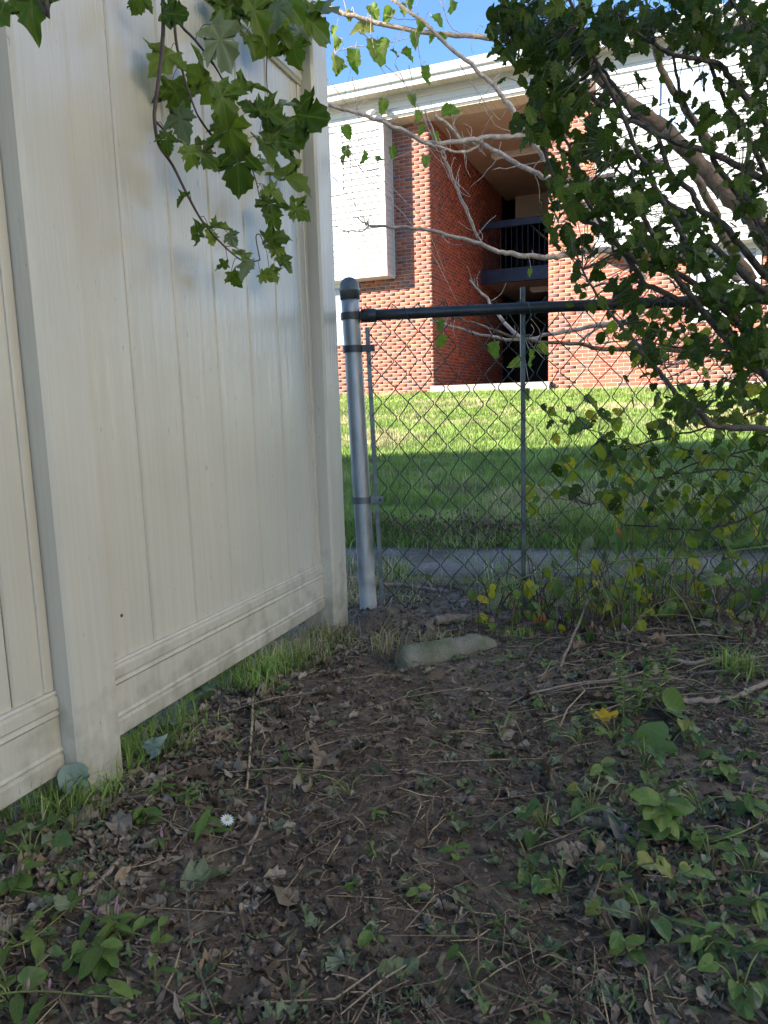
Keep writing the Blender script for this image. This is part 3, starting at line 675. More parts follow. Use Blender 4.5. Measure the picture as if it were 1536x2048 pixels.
for i in range(3):
    a1, a0 = posts[i]-PWD/2-.0015, posts[i+1]+PWD/2+.0015
    for zb, fl_ in ((lin(bb, 0), 0), (lin(tb, 0), 1)):
        mb = MB(); mb.prism([(n_, z_+zb) for n_, z_ in (rfull if not fl_ else [(n2, HR-z2) for n2, z2 in rfull[::-1]])], a0, a1, shear(0)); mb.build('rail', 'vinyl', vf)
    z0, z1 = lin(bt, 0)-.02, lin(tb, 0)+.02; ch = .02
    for aa, sgn in ((a0, 1), (a1, -1)):      # edge channels
        lo, hi = sorted((aa, aa+sgn*ch)); mb = MB(); mb.bbox((lo, -.016, z0+.02), (hi, .016, z1-.02), .002, lambda V: ff(V+np.outer(V[:, 0]*DZ, [0, 0, 1]))); mb.build('edge_channel', 'vinyl', vf)
    pw = .155; a = a1-.052-(0 if i == 0 else .03); a_hi = a1-ch*.5; first = True
    while a_hi > a0+ch*.5:
        a_lo = max(a, a0+ch*.5)
        if a_hi-a_lo > .004:
            g_ = .0065
            gp_ = .0016; prof = [(a_lo+gp_, -PT), (a_hi-gp_, -PT), (a_hi-gp_, -.004), (a_hi+.004, -.004), (a_hi+.004, -.001), (a_hi-gp_, -.001), (a_hi-gp_, PT-g_*.6), (a_hi-gp_-g_*.5, PT), (a_lo+gp_+g_*.5, PT), (a_lo+gp_, PT-g_*.6)] if a_hi-a_lo > .015 else [(a_lo, -PT), (a_hi, -PT), (a_hi, PT), (a_lo, PT)]
            k = len(prof); V = np.array([(x, y, z0) for x, y in prof]+[(x, y, z1) for x, y in prof]); V[:, 2] += V[:, 0]*DZ
            obj('picket', ff(V), [(j, (j+1) % k, k+(j+1) % k, k+j) for j in range(k)]+[tuple(range(k))[::-1], tuple(range(k, 2*k))], 'vinyl', vf)
        a_hi = a; a -= pw
# screw holes
for (px, py) in ((243, 1231), (196, 1307-0)):
    q = fence_plane(px, py, PT if px > 200 else RT); c = ff(np.array([[q[0], (PT if px > 200 else RT)+.0006, q[1]]]))[0]
    if px > 200:
        mb = MB(); mb.tube(np.array([c-FN*.002, c+FN*.0004]), .0035, 10); mb.build('screw_hole', 'darkbark', vf)
print('objects so far', len(bpy.data.objects), 'bricks', len(bricks))

# ================================================================== CHAIN LINK FENCE
CA = np.array([-.062, 2.452, 0.]); CT = np.array([.9983, -.0588, 0]); CN = np.array([.0588, .9983, 0])
def cf(u, n, z): return CA + CT*u + CN*n + np.array([0, 0, z])
cl = thing('chain_link_fence', cf(0, 0, 0), 'low galvanised chain link fence with a dark top rail', 'fence')
LEAN = -.024
def post_pt(z): return cf(LEAN*z, 0, z)
zs = np.linspace(-.3, 1.10, 24); mb = MB(); mb.tube([post_pt(z) for z in zs], .0288, 24); tp = mb.build('terminal_post', 'galv', cl, True)
prof = [(1.074, .0318), (1.098, .0318), (1.100, .0340), (1.105, .0340), (1.110, .0318), (1.124, .030), (1.135, .023), (1.142, .013), (1.1445, .002)]
mb = MB(); mb.tube([post_pt(z) for z, r in prof], [r for z, r in prof], 24); mb.build('post_cap', 'steel', tp, True)
ZR = 1.022
for z, w_, tilt in ((ZR, .022, .012), (.918, .022, 0), (.425, .022, 0)):
    mb = MB(); mb.tube([post_pt(z-w_/2), post_pt(z+w_/2)], .0338, 24, False); mb.tube([post_pt(z-w_/2), post_pt(z+w_/2)], .0322, 24, False)
    mb.bbox((.030, -.018, z-w_/2), (.072, -.0135, z+w_/2), .001, lambda V: np.array([cf(LEAN*v[2]+v[0], v[1], v[2]) for v in V]))
    o = mb.build('tension_band' if z < 1 else 'brace_band', 'rail' if z > .5 else 'steel', cl, True)
    for p in o.data.polygons: p.use_smooth = len(p.vertices) == 4 and p.area < .0004
    mb = MB(); mb.tube([cf(LEAN*z+.062, -.024, z), cf(LEAN*z+.062, .012, z)], .0055, 8); mb.build('bolt', 'rail', o)
mb = MB(); mb.bbox((.0405, -.003, -.02), (.0445+.010, .003, .985), .001, lambda V: np.array([cf(LEAN*v[2]*.9+v[0], v[1], v[2]) for v in V])); mb.build('tension_bar', 'steel', cl)
mb = MB(); mb.tube([cf(LEAN+.028, 0, ZR), cf(LEAN+.034, 0, ZR), cf(LEAN+.074, 0, ZR), cf(LEAN+.080, 0, ZR)], [.012, .0215, .0215, .0195], 16); mb.build('rail_end', 'rail', cl, True)
us = np.linspace(LEAN+.05, 3.6, 30); mb = MB(); mb.tube([cf(u, 0, ZR+.002*math.sin(u*3)+.008*(u/1.5)) for u in us], .0175, 16); rail = mb.build('top_rail', 'rail', cl, True)
for u in (.14, .527, 1.25, 2.2):
    a = np.linspace(-.9, 2*math.pi+.4, 26); zc = ZR+.008*(u/1.5); P = [cf(u+.0012*k, .0198*math.cos(t), zc+.0198*math.sin(t)) for k, t in enumerate(a)]
    P = P+[P[-1]+np.array([-.004, 0, -.022]), P[-1]+np.array([-.010, -.004, -.034])]; mb = MB(); mb.tube(P, .0013, 5); mb.build('tie_wire', 'steel', rail)
for u in (.5275, 2.45):
    h = .007; mb = MB()
    mb.bbox((u-h, .0185, -.3), (u+h, .0215, 1.095), .0008, lambda V: np.array([cf(*v) for v in V])); mb.bbox((u-h, .022, -.3), (u-h+.003, .036, 1.095), .0008, lambda V: np.array([cf(*v) for v in V])); mb.bbox((u+h-.003, .022, -.3), (u+h, .036, 1.095), .0008, lambda V: np.array([cf(*v) for v in V]))
    mb.build('line_post', 'postdark', cl)
AH, AV = .0402, .0460; nlev = 23
rw = np.random.default_rng(5)
for k in range(0, 84):
    P = []
    for i in range(nlev):
        par = (i+k) % 2; u = LEAN*.9*(i*AV)*math.exp(-k*.05)+.047+AH*(k+par); z = .045+AV*i
        sag = .006*math.sin(u*4.1+z*3)+.004*math.sin(u*9-z*7)
        c = cf(u+rw.normal(0, .0024), 0+.002*(1 if par else -1)+.004*math.sin(u*6+z*4), z+sag+.012*(u/1.5)+rw.normal(0, .0026))
        if 0 < i < nlev-1:
            d = .0032; P += [c-np.array([0, 0, d])+CT*(.003 if par == 0 else -.003)+CN*.0015, c+np.array([0, 0, d])+CT*(.003 if par == 0 else -.003)-CN*.0015]
        else: P.append(c)
    P = P+[P[-1]+CT*.004*(1 if (nlev-1+k) % 2 else -1)+np.array([0, 0, -.014])]
    mb = MB(); mb.tube(P, .0018, 5); mb.build('wire', 'wire', cl, True)

# ================================================================== NEIGHBOUR'S HOUSE beyond the vinyl fence (unseen, shaped to throw the shade)
def nbox(lo, hi): return (np.array(lo, float), np.array(hi, float))
nh = thing('unseen_neighbour_house', (-9, 0, 0), 'unseen pale sided house with shade casting garage beyond the vinyl fence', 'house')
GE = 2.82; GY = 3.85
for nm, lo, hi in (('wall', (-15.5, -14, -.3), (-7.5, -3.6, 6.0)), ('garage_wall', (-12.0, -3.59, -.3), (-2.9, GY-.35, GE-.12))):
    mb = MB(); mb.box(lo, hi); wo = mb.build(nm, 'siding', nh)
mb = MB(); mb.prism([(-16, 5.95), (-16, 6.05), (-11.5, 8.6), (-7, 6.05), (-7, 5.95)], -14.5, -3.1); mb.build('roof', 'roof', nh)
mb = MB(); mb.box((-12.2, -3.05, GE-.10), (-2.55, GY, GE)); mb.build('garage_roof', 'roof', nh)
for (y0, z0) in ((-12, 1), (-9, 1), (-6, 1), (-12, 4), (-9, 4), (-6, 4)):
    mb = MB(); mb.bbox((-7.53, y0, z0), (-7.47, y0+1, z0+1.3), .01); f_ = mb.build('window', 'trim', nh); mb = MB(); mb.box((-7.466, y0+.08, z0+.08), (-7.46, y0+.92, z0+1.22)); mb.build('window_pane', 'glass', f_)

# ================================================================== ADDED HOUSE, unseen right of the yard; its sunlit wall bounces warm light
oh = thing('light_bounce_house', (7.5, -3.5, 0), 'added unseen cream sided house bouncing warm light into the yard', 'house')
M['cream'] = mat_simple('cream_siding', (.74, .68, .56), .6, 0, .05, 3)
mb = MB(); mb.box((4.4, -10, -.3), (11, 2.0, 5.2)); mb.build('wall', 'cream', oh)
mb = MB(); mb.prism([(3.9, 5.15), (3.9, 5.25), (7.7, 7.6), (11.5, 5.25), (11.5, 5.15)], -10.5, 2.4); mb.build('roof', 'roof', oh)
for (y0, z0) in ((-8, 1), (-4.5, 1), (-1, 1), (-8, 3.6), (-4.5, 3.6), (-1, 3.6)):
    mb = MB(); mb.bbox((4.36, y0, z0), (4.42, y0+1, z0+1.3), .01); f_ = mb.build('window', 'trim', oh); mb = MB(); mb.box((4.35, y0+.08, z0+.08), (4.356, y0+.92, z0+1.22)); mb.build('window_pane', 'glass', f_)

# ================================================================== PLANT HELPERS
def pxs(L, Ys):
    """pixel polyline -> 3-D points; Ys is the real distance of the branch at its two ends"""
    k = len(L); return np.array([atY(x, y, Ys[0]+(Ys[1]-Ys[0])*i/max(1, k-1)) for i, (x, y) in enumerate(L)])
def imgdir(ang, away=0.): return rgt*math.cos(ang)+upv*math.sin(ang)+fwd*away
def stem(P, r0, r1, mat, parent, name='stem', n=6, m=5, kn=.0):
    Q = spline(P, m)
    if kn: Q = wobble(Q, kn, int(abs(P[0][0])*9999) % 9999)
    r = np.linspace(r0, r1, len(Q)); mb = MB(); mb.tube(Q, r, n); return mb.build(name, mat, parent, True), Q

# ================================================================== MAPLE hanging over the vinyl fence
mt = thing('maple_tree', (-1.75, 1.6, gz(-1.75, 1.6)), 'maple whose leafy twigs hang down in front of the beige vinyl fence', 'tree')
tr_ = spline(np.array([[-1.75, 1.6, -.1], [-1.72, 1.55, 1.2], [-1.7, 1.45, 2.4], [-1.75, 1.2, 3.6], [-1.7, .9, 4.8]]), 5)
mb = MB(); mb.tube(tr_, np.linspace(.15, .05, len(tr_)), 10); mb.build('trunk', 'graybark', mt, True)
LIM = np.array([-.20, 1.45, 2.22])
stem(np.array([[-1.7, 1.45, 2.4], [-1.2, 1.4, 2.62], [-.6, 1.42, 2.55], LIM, [.05, 1.5, 2.0]]), .045, .012, 'graybark', mt, 'branch', 8)
def fence_front(px, py, gap):
    """point a given gap in front of the fence face along the ray"""
    a, z = fence_plane(px, py, PT+gap); return ff(np.array([[a, PT+gap, z]]))[0]
TW = [([(318, -120), (326, 0), (325, 90), (312, 200), (309, 240), (318, 290), (345, 330), (375, 390), (410, 450), (460, 503), (492, 524), (520, 520)], .0042, .0016),
      ([(330, -120), (347, 0), (352, 80), (370, 160), (395, 230), (420, 268)], .0038, .0015),
      ([(340, -100), (352, 30), (390, 80), (425, 125), (455, 180), (475, 240)], .0034, .0014),
      ([(309, 240), (345, 275), (400, 300), (430, 305)], .0022, .001),
      ([(535, 100), (533, 150), (537, 205)], .0018, .001),
      ([(395, 230), (420, 265), (450, 290)], .002, .001),
      ([(490, 305), (510, 355), (520, 400)], .0018, .001),
      ([(420, 268), (455, 285), (490, 305)], .002, .0015),
      ([(475, 240), (485, 275), (490, 305)], .0018, .0012),
      ([(520, 520), (512, 475), (520, 470), (530, 495)], .0015, .001),
      ([(500, -100), (510, -10), (520, 50), (535, 100)], .0028, .0018),
      ([(600, -90), (585, 0), (575, 60), (590, 95)], .0028, .0015)]
twig_pts = []
for L, r0, r1 in TW:
    P = np.array([fence_front(x, y, .085+.02*math.sin(x*.05)) for x, y in L]); o, Q = stem(P, r0, r1, 'darkbark', mt, 'twig', 6, 4); twig_pts.append(Q)
for tp_ in ([(-.2, 1.45, 2.2)]):
    for i in (0, 1, 2, 10, 11): stem(np.array([LIM, (LIM+twig_pts[i][0])/2+np.array([0, 0, .08]), twig_pts[i][0]]), .007, .0045, 'darkbark', mt, 'twig', 6)
TWP = np.vstack(twig_pts); ra0 = np.random.default_rng(61)
MLM = [leaf_mesh('maple_leaf', 'maple', 'paleunder' if i in (2, 7) else 'maple', fold=ra0.uniform(-.2, .3), droop=ra0.uniform(0, .6), wave=ra0.uniform(.05, .10), curl=ra0.choice([0, 0, .25, .45]), twist=ra0.normal(0, .35), seed=300+i, hole=int(ra0.integers(0, 5))) for i in range(14)]
ML = [(720, 250, 165, -95), (890, 370, 205, -70), (990, 205, 190, -30), (770, 62, 125, -25), (1180, 145, 165, -95), (775, 430, 150, -95), (990, 440, 150, -60), (795, 545, 125, -85), (730, 625, 95, -95), (1010, 590, 185, -70), (1040, 745, 195, -60), (835, 680, 85, -80), (905, 685, 120, -40), (1100, 370, 110, 10), (1105, 470, 110, 160), (1190, 490, 115, -10), (1250, 450, 125, 5), (1365, 512, 150, -8), (1230, 565, 135, 40), (1275, 610, 130, -5), (1170, 635, 140, -50), (1130, 725, 70, -90), (1275, 770, 155, -15), (1200, 840, 100, -10), (1190, 905, 130, -75), (1205, 965, 75, -80), (1315, 925, 105, -15), (795, 870, 78, 210), (855, 1020, 88, 200), (965, 990, 105, 15), (1015, 1045, 62, -50), (925, 1045, 62, -60), (1060, 1105, 90, 120), (972, 1165, 62, 190), (1030, 1225, 78, -90), (1075, 1180, 90, -95), (1210, 1035, 105, 25), (1220, 1095, 105, -25), (1255, 1150, 85, -50), (1165, 1215, 72, -30), (1200, 1200, 80, -45),
      (1000, 60, 165, -100), (1060, 15, 140, -70), (1130, 60, 150, -60), (1205, 45, 165, -80), (1250, 130, 150, -75), (1330, 55, 185, -20), (1290, 225, 150, -80), (1390, 105, 165, -35), (1420, 35, 175, -15), (610, 8, 90, -120), (580, 18, 60, -100), (1105, 185, 105, -40), (960, 100, 120, -150), (1165, 10, 150, -90), (1270, 20, 150, -45)]
ra = np.random.default_rng(3)
def place_leaf(me, c, size, ang, parent, nm='leaf', tilt=.45, r=ra, face=1.0):
    d = imgdir(rad(ang), r.normal(0, .25)); nrm = -fwd*face + rgt*r.normal(0, tilt) + upv*(abs(r.normal(.25, tilt)))
    base = c - d/np.linalg.norm(d)*size*.45
    return inst(nm, me, Matrix(frame_m(base, d, nrm, size)), parent), base
for i, (zx, zy, sz, ang) in enumerate(ML):
    px, py = zx/2.194, zy/2.194
    c = fence_front(px, py, .05+ra.random()*.12) if px < 650 else atY(px, py, 1.75)
    t = np.linalg.norm(c-CAM); size = sz/2.194/F*t*1.12
    o, base = place_leaf(MLM[i % 14], c, size*ra0.uniform(.74, .98)*(.9 if zy < 260 and zx > 940 else 1), ang+ra0.normal(0, 12), mt, tilt=.6)
    j = np.argmin(np.linalg.norm(TWP-base, axis=1)); q = TWP[j]
    if np.linalg.norm(q-base) < .14:
        mb = MB(); mb.tube(spline(np.array([q, (q+base)/2+np.array([0, 0, .012]), base]), 3), .0007, 4); mb.build('petiole', 'redstem', o)
o, _ = place_leaf(MLM[1], atY(62, 10, .8), .045, -85, mt); o, _ = place_leaf(MLM[3], atY(0, 25, .75), .04, -95, mt)
stem(np.array([LIM, [-.6, 1.1, 2.2], atY(62, -140, .8), atY(62, -15, .8)]), .006, .0012, 'darkbark', mt, 'twig', 5)
geos = [leaf_geo('maple', fold=.1, droop=.2, wave=.06, seed=50+i) for i in range(3)]; insts = []
rc = np.random.default_rng(31)
for i in range(2600):
    v = rc.normal(0, 1, 3); v /= np.linalg.norm(v); v *= rc.random()**.45
    c = np.array([-1.75, .55, 3.75])+v*np.array([1.7, 1.0, 1.0])
    insts.append((i % 3, frame_m(c, rc.normal(0, 1, 3)+np.array([0, 0, -.4]), rc.normal(0, .6, 3)+np.array([0, 0, 1]), rc.uniform(.08, .12)), rc.random()))
tag(bake('crown', geos, insts, 'maple', mt), kind='stuff')
for i in range(14):
    e = np.array([-1.75, .55, 3.75])+rc.normal(0, .6, 3)*np.array([1.5, .9, .8]); b_ = tr_[int(rc.integers(11, len(tr_)))]
    stem(np.array([b_, (b_+e)/2+np.array([0, 0, .15]), e]), .03, .006, 'graybark', mt, 'branch', 6)

# ================================================================== BARE TREE behind the chain link fence, in the sun
bt_ = thing('bare_tree', (2.35, 2.95, gz(2.35, 2.95)), 'half bare tree with sunlit tan branches leaning over the chain link fence', 'tree')
TY = 2.95
stem(np.vstack([[[2.35, 2.95, -.1], [2.25, 2.95, .6], [2.0, 2.95, 1.15]], pxs([(1640, 590), (1536, 483), (1505, 433), (1469, 402), (1436, 367), (1377, 308), (1330, 257)], (TY, TY))]), .044, .026, 'trunkbark', bt_, 'trunk', 10, 5, .003)
BR = [([(1330, 257), (1288, 225), (1228, 183), (1178, 124), (1140, 60), (1100, -40)], .024, .013), ([(1430, 300), (1377, 225), (1347, 183), (1323, 136), (1300, 60)], .014, .009), ([(1505, 560), (1437, 456), (1430, 424), (1389, 352)], .018, .012),
      ([(1178, 124), (1100, 105), (1000, 80), (932, 71), (833, 63), (736, 40), (673, 20), (600, -10)], .010, .006), ([(1290, 560), (1180, 430), (1100, 330), (1060, 275), (1038, 239), (1015, 206), (992, 176), (952, 139), (899, 93), (846, 43), (786, 0), (740, -40)], .0125, .004),
      ([(1330, 330), (1200, 285), (1110, 268), (1058, 272), (965, 276), (926, 282), (852, 284), (786, 252), (720, 228), (655, 209)], .011, .0055), ([(926, 280), (955, 285), (999, 305), (1038, 329), (1082, 352), (1105, 358), (1160, 362), (1230, 350)], .0065, .009),
      ([(1480, 560), (1430, 530), (1349, 506), (1227, 502), (1174, 502), (1150, 505), (1121, 511), (1088, 515), (1028, 508), (992, 501), (939, 481), (866, 463), (813, 455), (740, 452)], .015, .0045), ([(740, 452), (722, 442), (706, 433)], .003, .0012), ([(740, 452), (720, 464), (690, 462), (668, 453)], .003, .0012),
      ([(957, 481), (916, 382), (893, 330), (872, 279), (850, 220)], .0045, .003), ([(962, 484), (930, 415), (900, 340), (885, 300)], .004, .0025), ([(966, 276), (950, 295), (915, 304), (880, 295), (850, 285)], .004, .005), ([(926, 282), (895, 250), (872, 232)], .005, .006),
      ([(860, 640), (960, 668), (1040, 680), (1100, 668), (1180, 655), (1260, 640)], .004, .008), ([(940, 560), (968, 590), (986, 616), (1010, 646), (1040, 676)], .003, .007), ([(1560, 760), (1500, 735), (1439, 706), (1311, 699), (1205, 699), (1157, 688), (1060, 682), (960, 650), (900, 632)], .013, .003), ([(1157, 688), (1190, 660), (1260, 640), (1330, 620)], .005, .002)]
bptsL = []
for L, r0, r1 in BR:
    o, Q = stem(pxs(L, (TY+.02, TY-.12)), r0*1.08, r1*1.15, 'trunkbark' if r0 > .0126 and L[0][1] != 560 or r0 > .016 else 'bark', bt_, 'branch', 7, 5, .0022); bptsL.append(Q)
TWG = [[(657, 160), (712, 230), (735, 250)], [(705, 155), (712, 200), (718, 240)], [(770, 130), (815, 175), (850, 240), (870, 290), (900, 360)], [(790, 130), (835, 210), (860, 270)], [(818, 130), (826, 170), (833, 190)], [(663, 350), (700, 395), (725, 430), (740, 452)], [(700, 300), (705, 390), (720, 430), (738, 452)], [(700, 300), (730, 350), (790, 410), (860, 500), (915, 605)], [(740, 340), (800, 390), (850, 450), (890, 545)], [(664, 310), (740, 340), (800, 310), (870, 290), (950, 280)], [(1000, 145), (960, 200), (966, 210), (990, 250), (1020, 262)], [(920, 130), (965, 200), (1000, 240)], [(1002, 284), (985, 330), (940, 375)], [(680, 310), (740, 265), (790, 240)], [(985, 340), (1040, 332), (1095, 320)], [(660, 110), (700, 95), (770, 88), (830, 72)], [(740, 30), (745, 80), (760, 130), (790, 180)], [(720, 60), (735, 75), (765, 90)], [(880, 0), (900, 50), (930, 75)], [(830, 60), (838, 100), (845, 150)], [(770, 30), (800, 38), (850, 40)]]
for L in TWG: o, Q = stem(pxs(L, (TY-.1, TY-.05)), .0018, .0011, 'bark', bt_, 'twig', 5, 4, .0015); bptsL.append(Q)
rt_ = np.random.default_rng(8)
for Q in bptsL[3:19]:
    for _ in range(7):
        i = int(rt_.integers(0, len(Q)-1)); b_ = Q[i]; a_ = rt_.uniform(40, 150) if rt_.random() < .7 else rt_.uniform(-120, -30); ln = rt_.uniform(.03, .11)
        d = imgdir(rad(a_), rt_.normal(0, .5)); e = b_+d*ln; mid = (b_+e)/2+rt_.normal(0, .008, 3); stem(np.array([b_, mid, e]), .0014, .0008, 'bark', bt_, 'twig', 4, 3)
MBL = [leaf_mesh('leaf', 'mulb', 'mulberry', fold=f_, droop=.35, wave=.1, curl=c_, seed=70+i) for i, (f_, c_) in enumerate(((.4, .5), (.2, .9), (.6, 1.1), (.3, .3)))]
LV = [(694, 265, 26, -60), (694, 302, 24, -80), (688, 322, 18, -110), (728, 315, 24, -95), (760, 318, 17, 30), (785, 305, 22, -70), (845, 262, 20, -130), (872, 272, 17, -70), (852, 322, 22, -100), (766, 212, 26, -95), (828, 198, 26, -95), (836, 232, 22, -90), (902, 222, 34, 10), (748, 22, 28, -60), (777, 32, 30, -120), (727, 55, 38, 190), (757, 100, 50, -85), (790, 105, 18, -20), (815, 112, 26, -20), (709, 120, 36, -95), (672, 128, 36, -80), (682, 140, 26, -150), (675, 88, 22, -110), (840, 48, 28, -80), (876, 42, 28, -35), (904, 12, 24, -90), (832, 80, 26, -100), (862, 75, 16, -80), (885, 74, 18, 0), (808, 18, 22, -100), (816, 5, 26, -60), (853, 148, 28, -95), (990, 700, 32, -95), (1062, 715, 32, -70), (1030, 725, 28, -140), (1087, 698, 26, -60), (882, 650, 24, -120), (882, 682, 26, -110), (1057, 790, 26, -100), (1060, 545, 14, -110), (700, 30, 22, -100), (668, 62, 20, -120)]
for i, (px, py, sz, ang) in enumerate(LV):
    Y = TY-.08 if py < 600 else 2.62; c = atY(px, py, Y); o, base = place_leaf(MBL[i % 4], c, sz/F*Y*1.1, ang, bt_, tilt=.7, r=rt_)
    AllB = np.vstack(bptsL); q = AllB[np.argmin(np.linalg.norm(AllB-base, axis=1))]
    if np.linalg.norm(q-base) < .5:
        mb = MB(); mb.tube(spline(np.array([q, (q+base)/2+np.array([0, 0, .02]), base]), 3), .0008, 4); mb.build('petiole', 'bark', o)

# ================================================================== SHRUB (dark leaves) on the near side of the rail
shb = thing('leafy_shrub', (1.55, 2.15, gz(1.55, 2.15)), 'dense dark green shrub with many grey stems overhanging the chain link rail', 'shrub')
SB = (1720, 1120)
ST = [[(1600, 900), (1500, 690), (1420, 560), (1340, 430), (1290, 330), (1240, 220), (1180, 100), (1130, -30)], [(1640, 700), (1525, 545), (1442, 447), (1401, 421), (1380, 382), (1341, 346), (1312, 272), (1264, 225), (1222, 159), (1178, 100), (1150, 30)], [(1650, 450), (1536, 364), (1475, 332), (1421, 305), (1347, 281), (1288, 254), (1205, 210), (1148, 165), (1090, 110), (1020, 70)],
      [(1640, 400), (1536, 251), (1469, 168), (1436, 127), (1365, 115), (1290, 80), (1230, 20)], [(1640, 600), (1536, 471), (1496, 412), (1451, 358), (1415, 296), (1392, 254), (1368, 204), (1350, 130), (1340, 40)], [(1640, 800), (1536, 720), (1460, 630), (1377, 560), (1317, 539), (1264, 516), (1208, 465), (1154, 427), (1113, 367), (1080, 266), (1070, 190)],
      [(1600, 830), (1500, 730), (1420, 640), (1341, 539), (1315, 486), (1288, 435), (1273, 397), (1260, 330), (1230, 280)], [(1640, 700), (1496, 560), (1421, 486), (1395, 456), (1362, 421), (1323, 400), (1280, 380), (1220, 330)], [(1640, 830), (1536, 760), (1480, 690), (1401, 621), (1304, 576), (1272, 541), (1223, 471), (1174, 401), (1164, 356), (1120, 250), (1100, 160)],
      [(1700, 900), (1536, 859), (1430, 852), (1405, 831), (1379, 811), (1347, 780), (1317, 743), (1291, 713), (1252, 660), (1200, 600), (1165, 540)], [(1650, 300), (1560, 150), (1500, 60), (1450, -20)], [(1650, 560), (1560, 420), (1510, 300), (1440, 180), (1400, 60), (1390, -20)], [(1640, 650), (1560, 560), (1530, 480), (1480, 380)]]
spts = []; rs = np.random.default_rng(17)
for i, L in enumerate(ST):
    y0 = 2.12; y1 = 1.78+.3*((i*37) % 10)/10; P = pxs(L, (y0, y1)); b_ = np.array([1.55+.06*(i % 4)-.1, 2.15+.05*(i % 3)-.05, -.02])
    P = np.vstack([[b_], P]) if np.linalg.norm(P[0]-b_) > .05 else P
    o, Q = stem(P, .0115, .0026, 'stembark', shb, 'stem', 7, 5, .0018); spts.append(Q[5:])
SPT = np.vstack(spts)
SLM = [leaf_mesh('leaf', 'shrub', 'shrubleaf', fold=f_, droop=d_, wave=.07, seed=90+i, hole=i % 2) for i, (f_, d_) in enumerate(((.2, .2), (.35, .35), (-.15, .25), (.1, .5), (.3, .1)))]
SG = [leaf_geo('shrub', fold=f_, droop=d_, wave=.07, seed=90+i) for i, (f_, d_) in enumerate(((.2, .2), (.35, .35), (-.15, .25), (.1, .5), (.3, .1)))]
CLU = [(1040, 40, 60, 45, 75), (1100, 110, 65, 55, 90), (1170, 60, 60, 50, 60), (1010, 100, 30, 40, 18), (1130, 200, 60, 45, 60), (1080, 250, 35, 30, 34), (1250, 40, 60, 40, 50), (1340, 40, 60, 45, 45), (1430, 60, 60, 55, 55), (1510, 100, 40, 80, 60), (1500, 240, 45, 70, 34), (1200, 300, 60, 50, 50), (1180, 380, 50, 40, 36), (1240, 430, 60, 40, 44), (1290, 350, 45, 40, 26), (1120, 330, 22, 40, 14), (1110, 430, 22, 40, 14), (1140, 480, 26, 22, 9), (1300, 500, 60, 35, 34), (1400, 520, 60, 40, 40), (1460, 600, 60, 40, 44), (1510, 680, 40, 60, 40), (1260, 590, 40, 30, 18), (1300, 640, 50, 30, 24), (1420, 700, 60, 30, 22), (1510, 400, 40, 60, 24), (1420, 240, 50, 50, 20), (1180, 560, 24, 24, 8), (1350, 440, 45, 35, 20), (1480, 800, 40, 40, 18), (1360, 815, 50, 30, 14), (1300, 720, 25, 30, 9), (1525, 900, 22, 40, 8), (1560, 500, 20, 250, 60), (1400, -30, 150, 20, 40)]
cand = []
for cx, cy, rx, ry, nn in CLU:
    for _ in range(int(nn*(1.05 if 1180 < cx < 1480 and 200 < cy < 720 else 1.3))):
        px, py = rs.normal(cx, rx*.62), rs.normal(cy, ry*.62)
        if px < 950: continue
        c = atY(px, py, rs.uniform(1.72, 2.25)); sz = rs.uniform(.024, .046) if rs.random() < .8 else rs.uniform(.046, .060)
        cand.append((c, sz, rs.uniform(-175, -20) if rs.random() < .8 else rs.uniform(0, 360), px, py))
for _ in range(420):
    px, py = rs.uniform(1190, 1560), rs.uniform(40, 720)
    if rs.random() < .35 and px < 1330: continue
    j = int(rs.integers(0, len(SPT))); q = SPT[j]+rs.normal(0, .05, 3); u_, v_ = proj(q)
    if u_ > 1120 and v_ < 800: cand.append((q, rs.uniform(.022, .042), rs.uniform(-175, -10), u_, v_))
for _ in range(520):      # the side of the shrub beyond the picture's edge
    q = SPT[int(rs.integers(0, len(SPT)))]+rs.normal(0, .09, 3)+np.array([.12, .03, .06]); u_, v_ = proj(q)
    if u_ > 1530 and q[2] > .5: cand.append((q, rs.uniform(.026, .05), rs.uniform(-175, -10), u_, v_))
order = sorted(range(len(cand)), key=lambda i: -cand[i][1]/cand[i][0][1]*(0 <= cand[i][3] < PW and cand[i][4] > 0)); keep = set(order[:290])
tw = MB(); insts = []
for i, (c, sz, ang, px, py) in enumerate(cand):
    d = imgdir(rad(ang), rs.normal(0, .45)); d /= np.linalg.norm(d); nrm = -fwd*.7+rgt*rs.normal(0, .7)+upv*rs.normal(.6, .6)
    base = c-d*sz*.45; m_ = frame_m(base, d, nrm, sz)
    if i in keep: inst('leaf', SLM[i % 5], Matrix(m_), shb)
    else: insts.append((i % 5, m_, rs.random()))
    if rs.random() < .8:
        dd = np.linalg.norm(SPT-base, axis=1); q = SPT[np.argmin(dd)]
        if dd.min() < .22: tw.tube(np.array([q, (q+base)/2+rs.normal(0, .006, 3), base]), [.0013, .001, .0006], 4, False)
tag(bake('foliage', SG, insts, 'shrubleaf', shb), kind='stuff'); tag(tw.build('twigs', 'stembark', shb, True), kind='stuff')
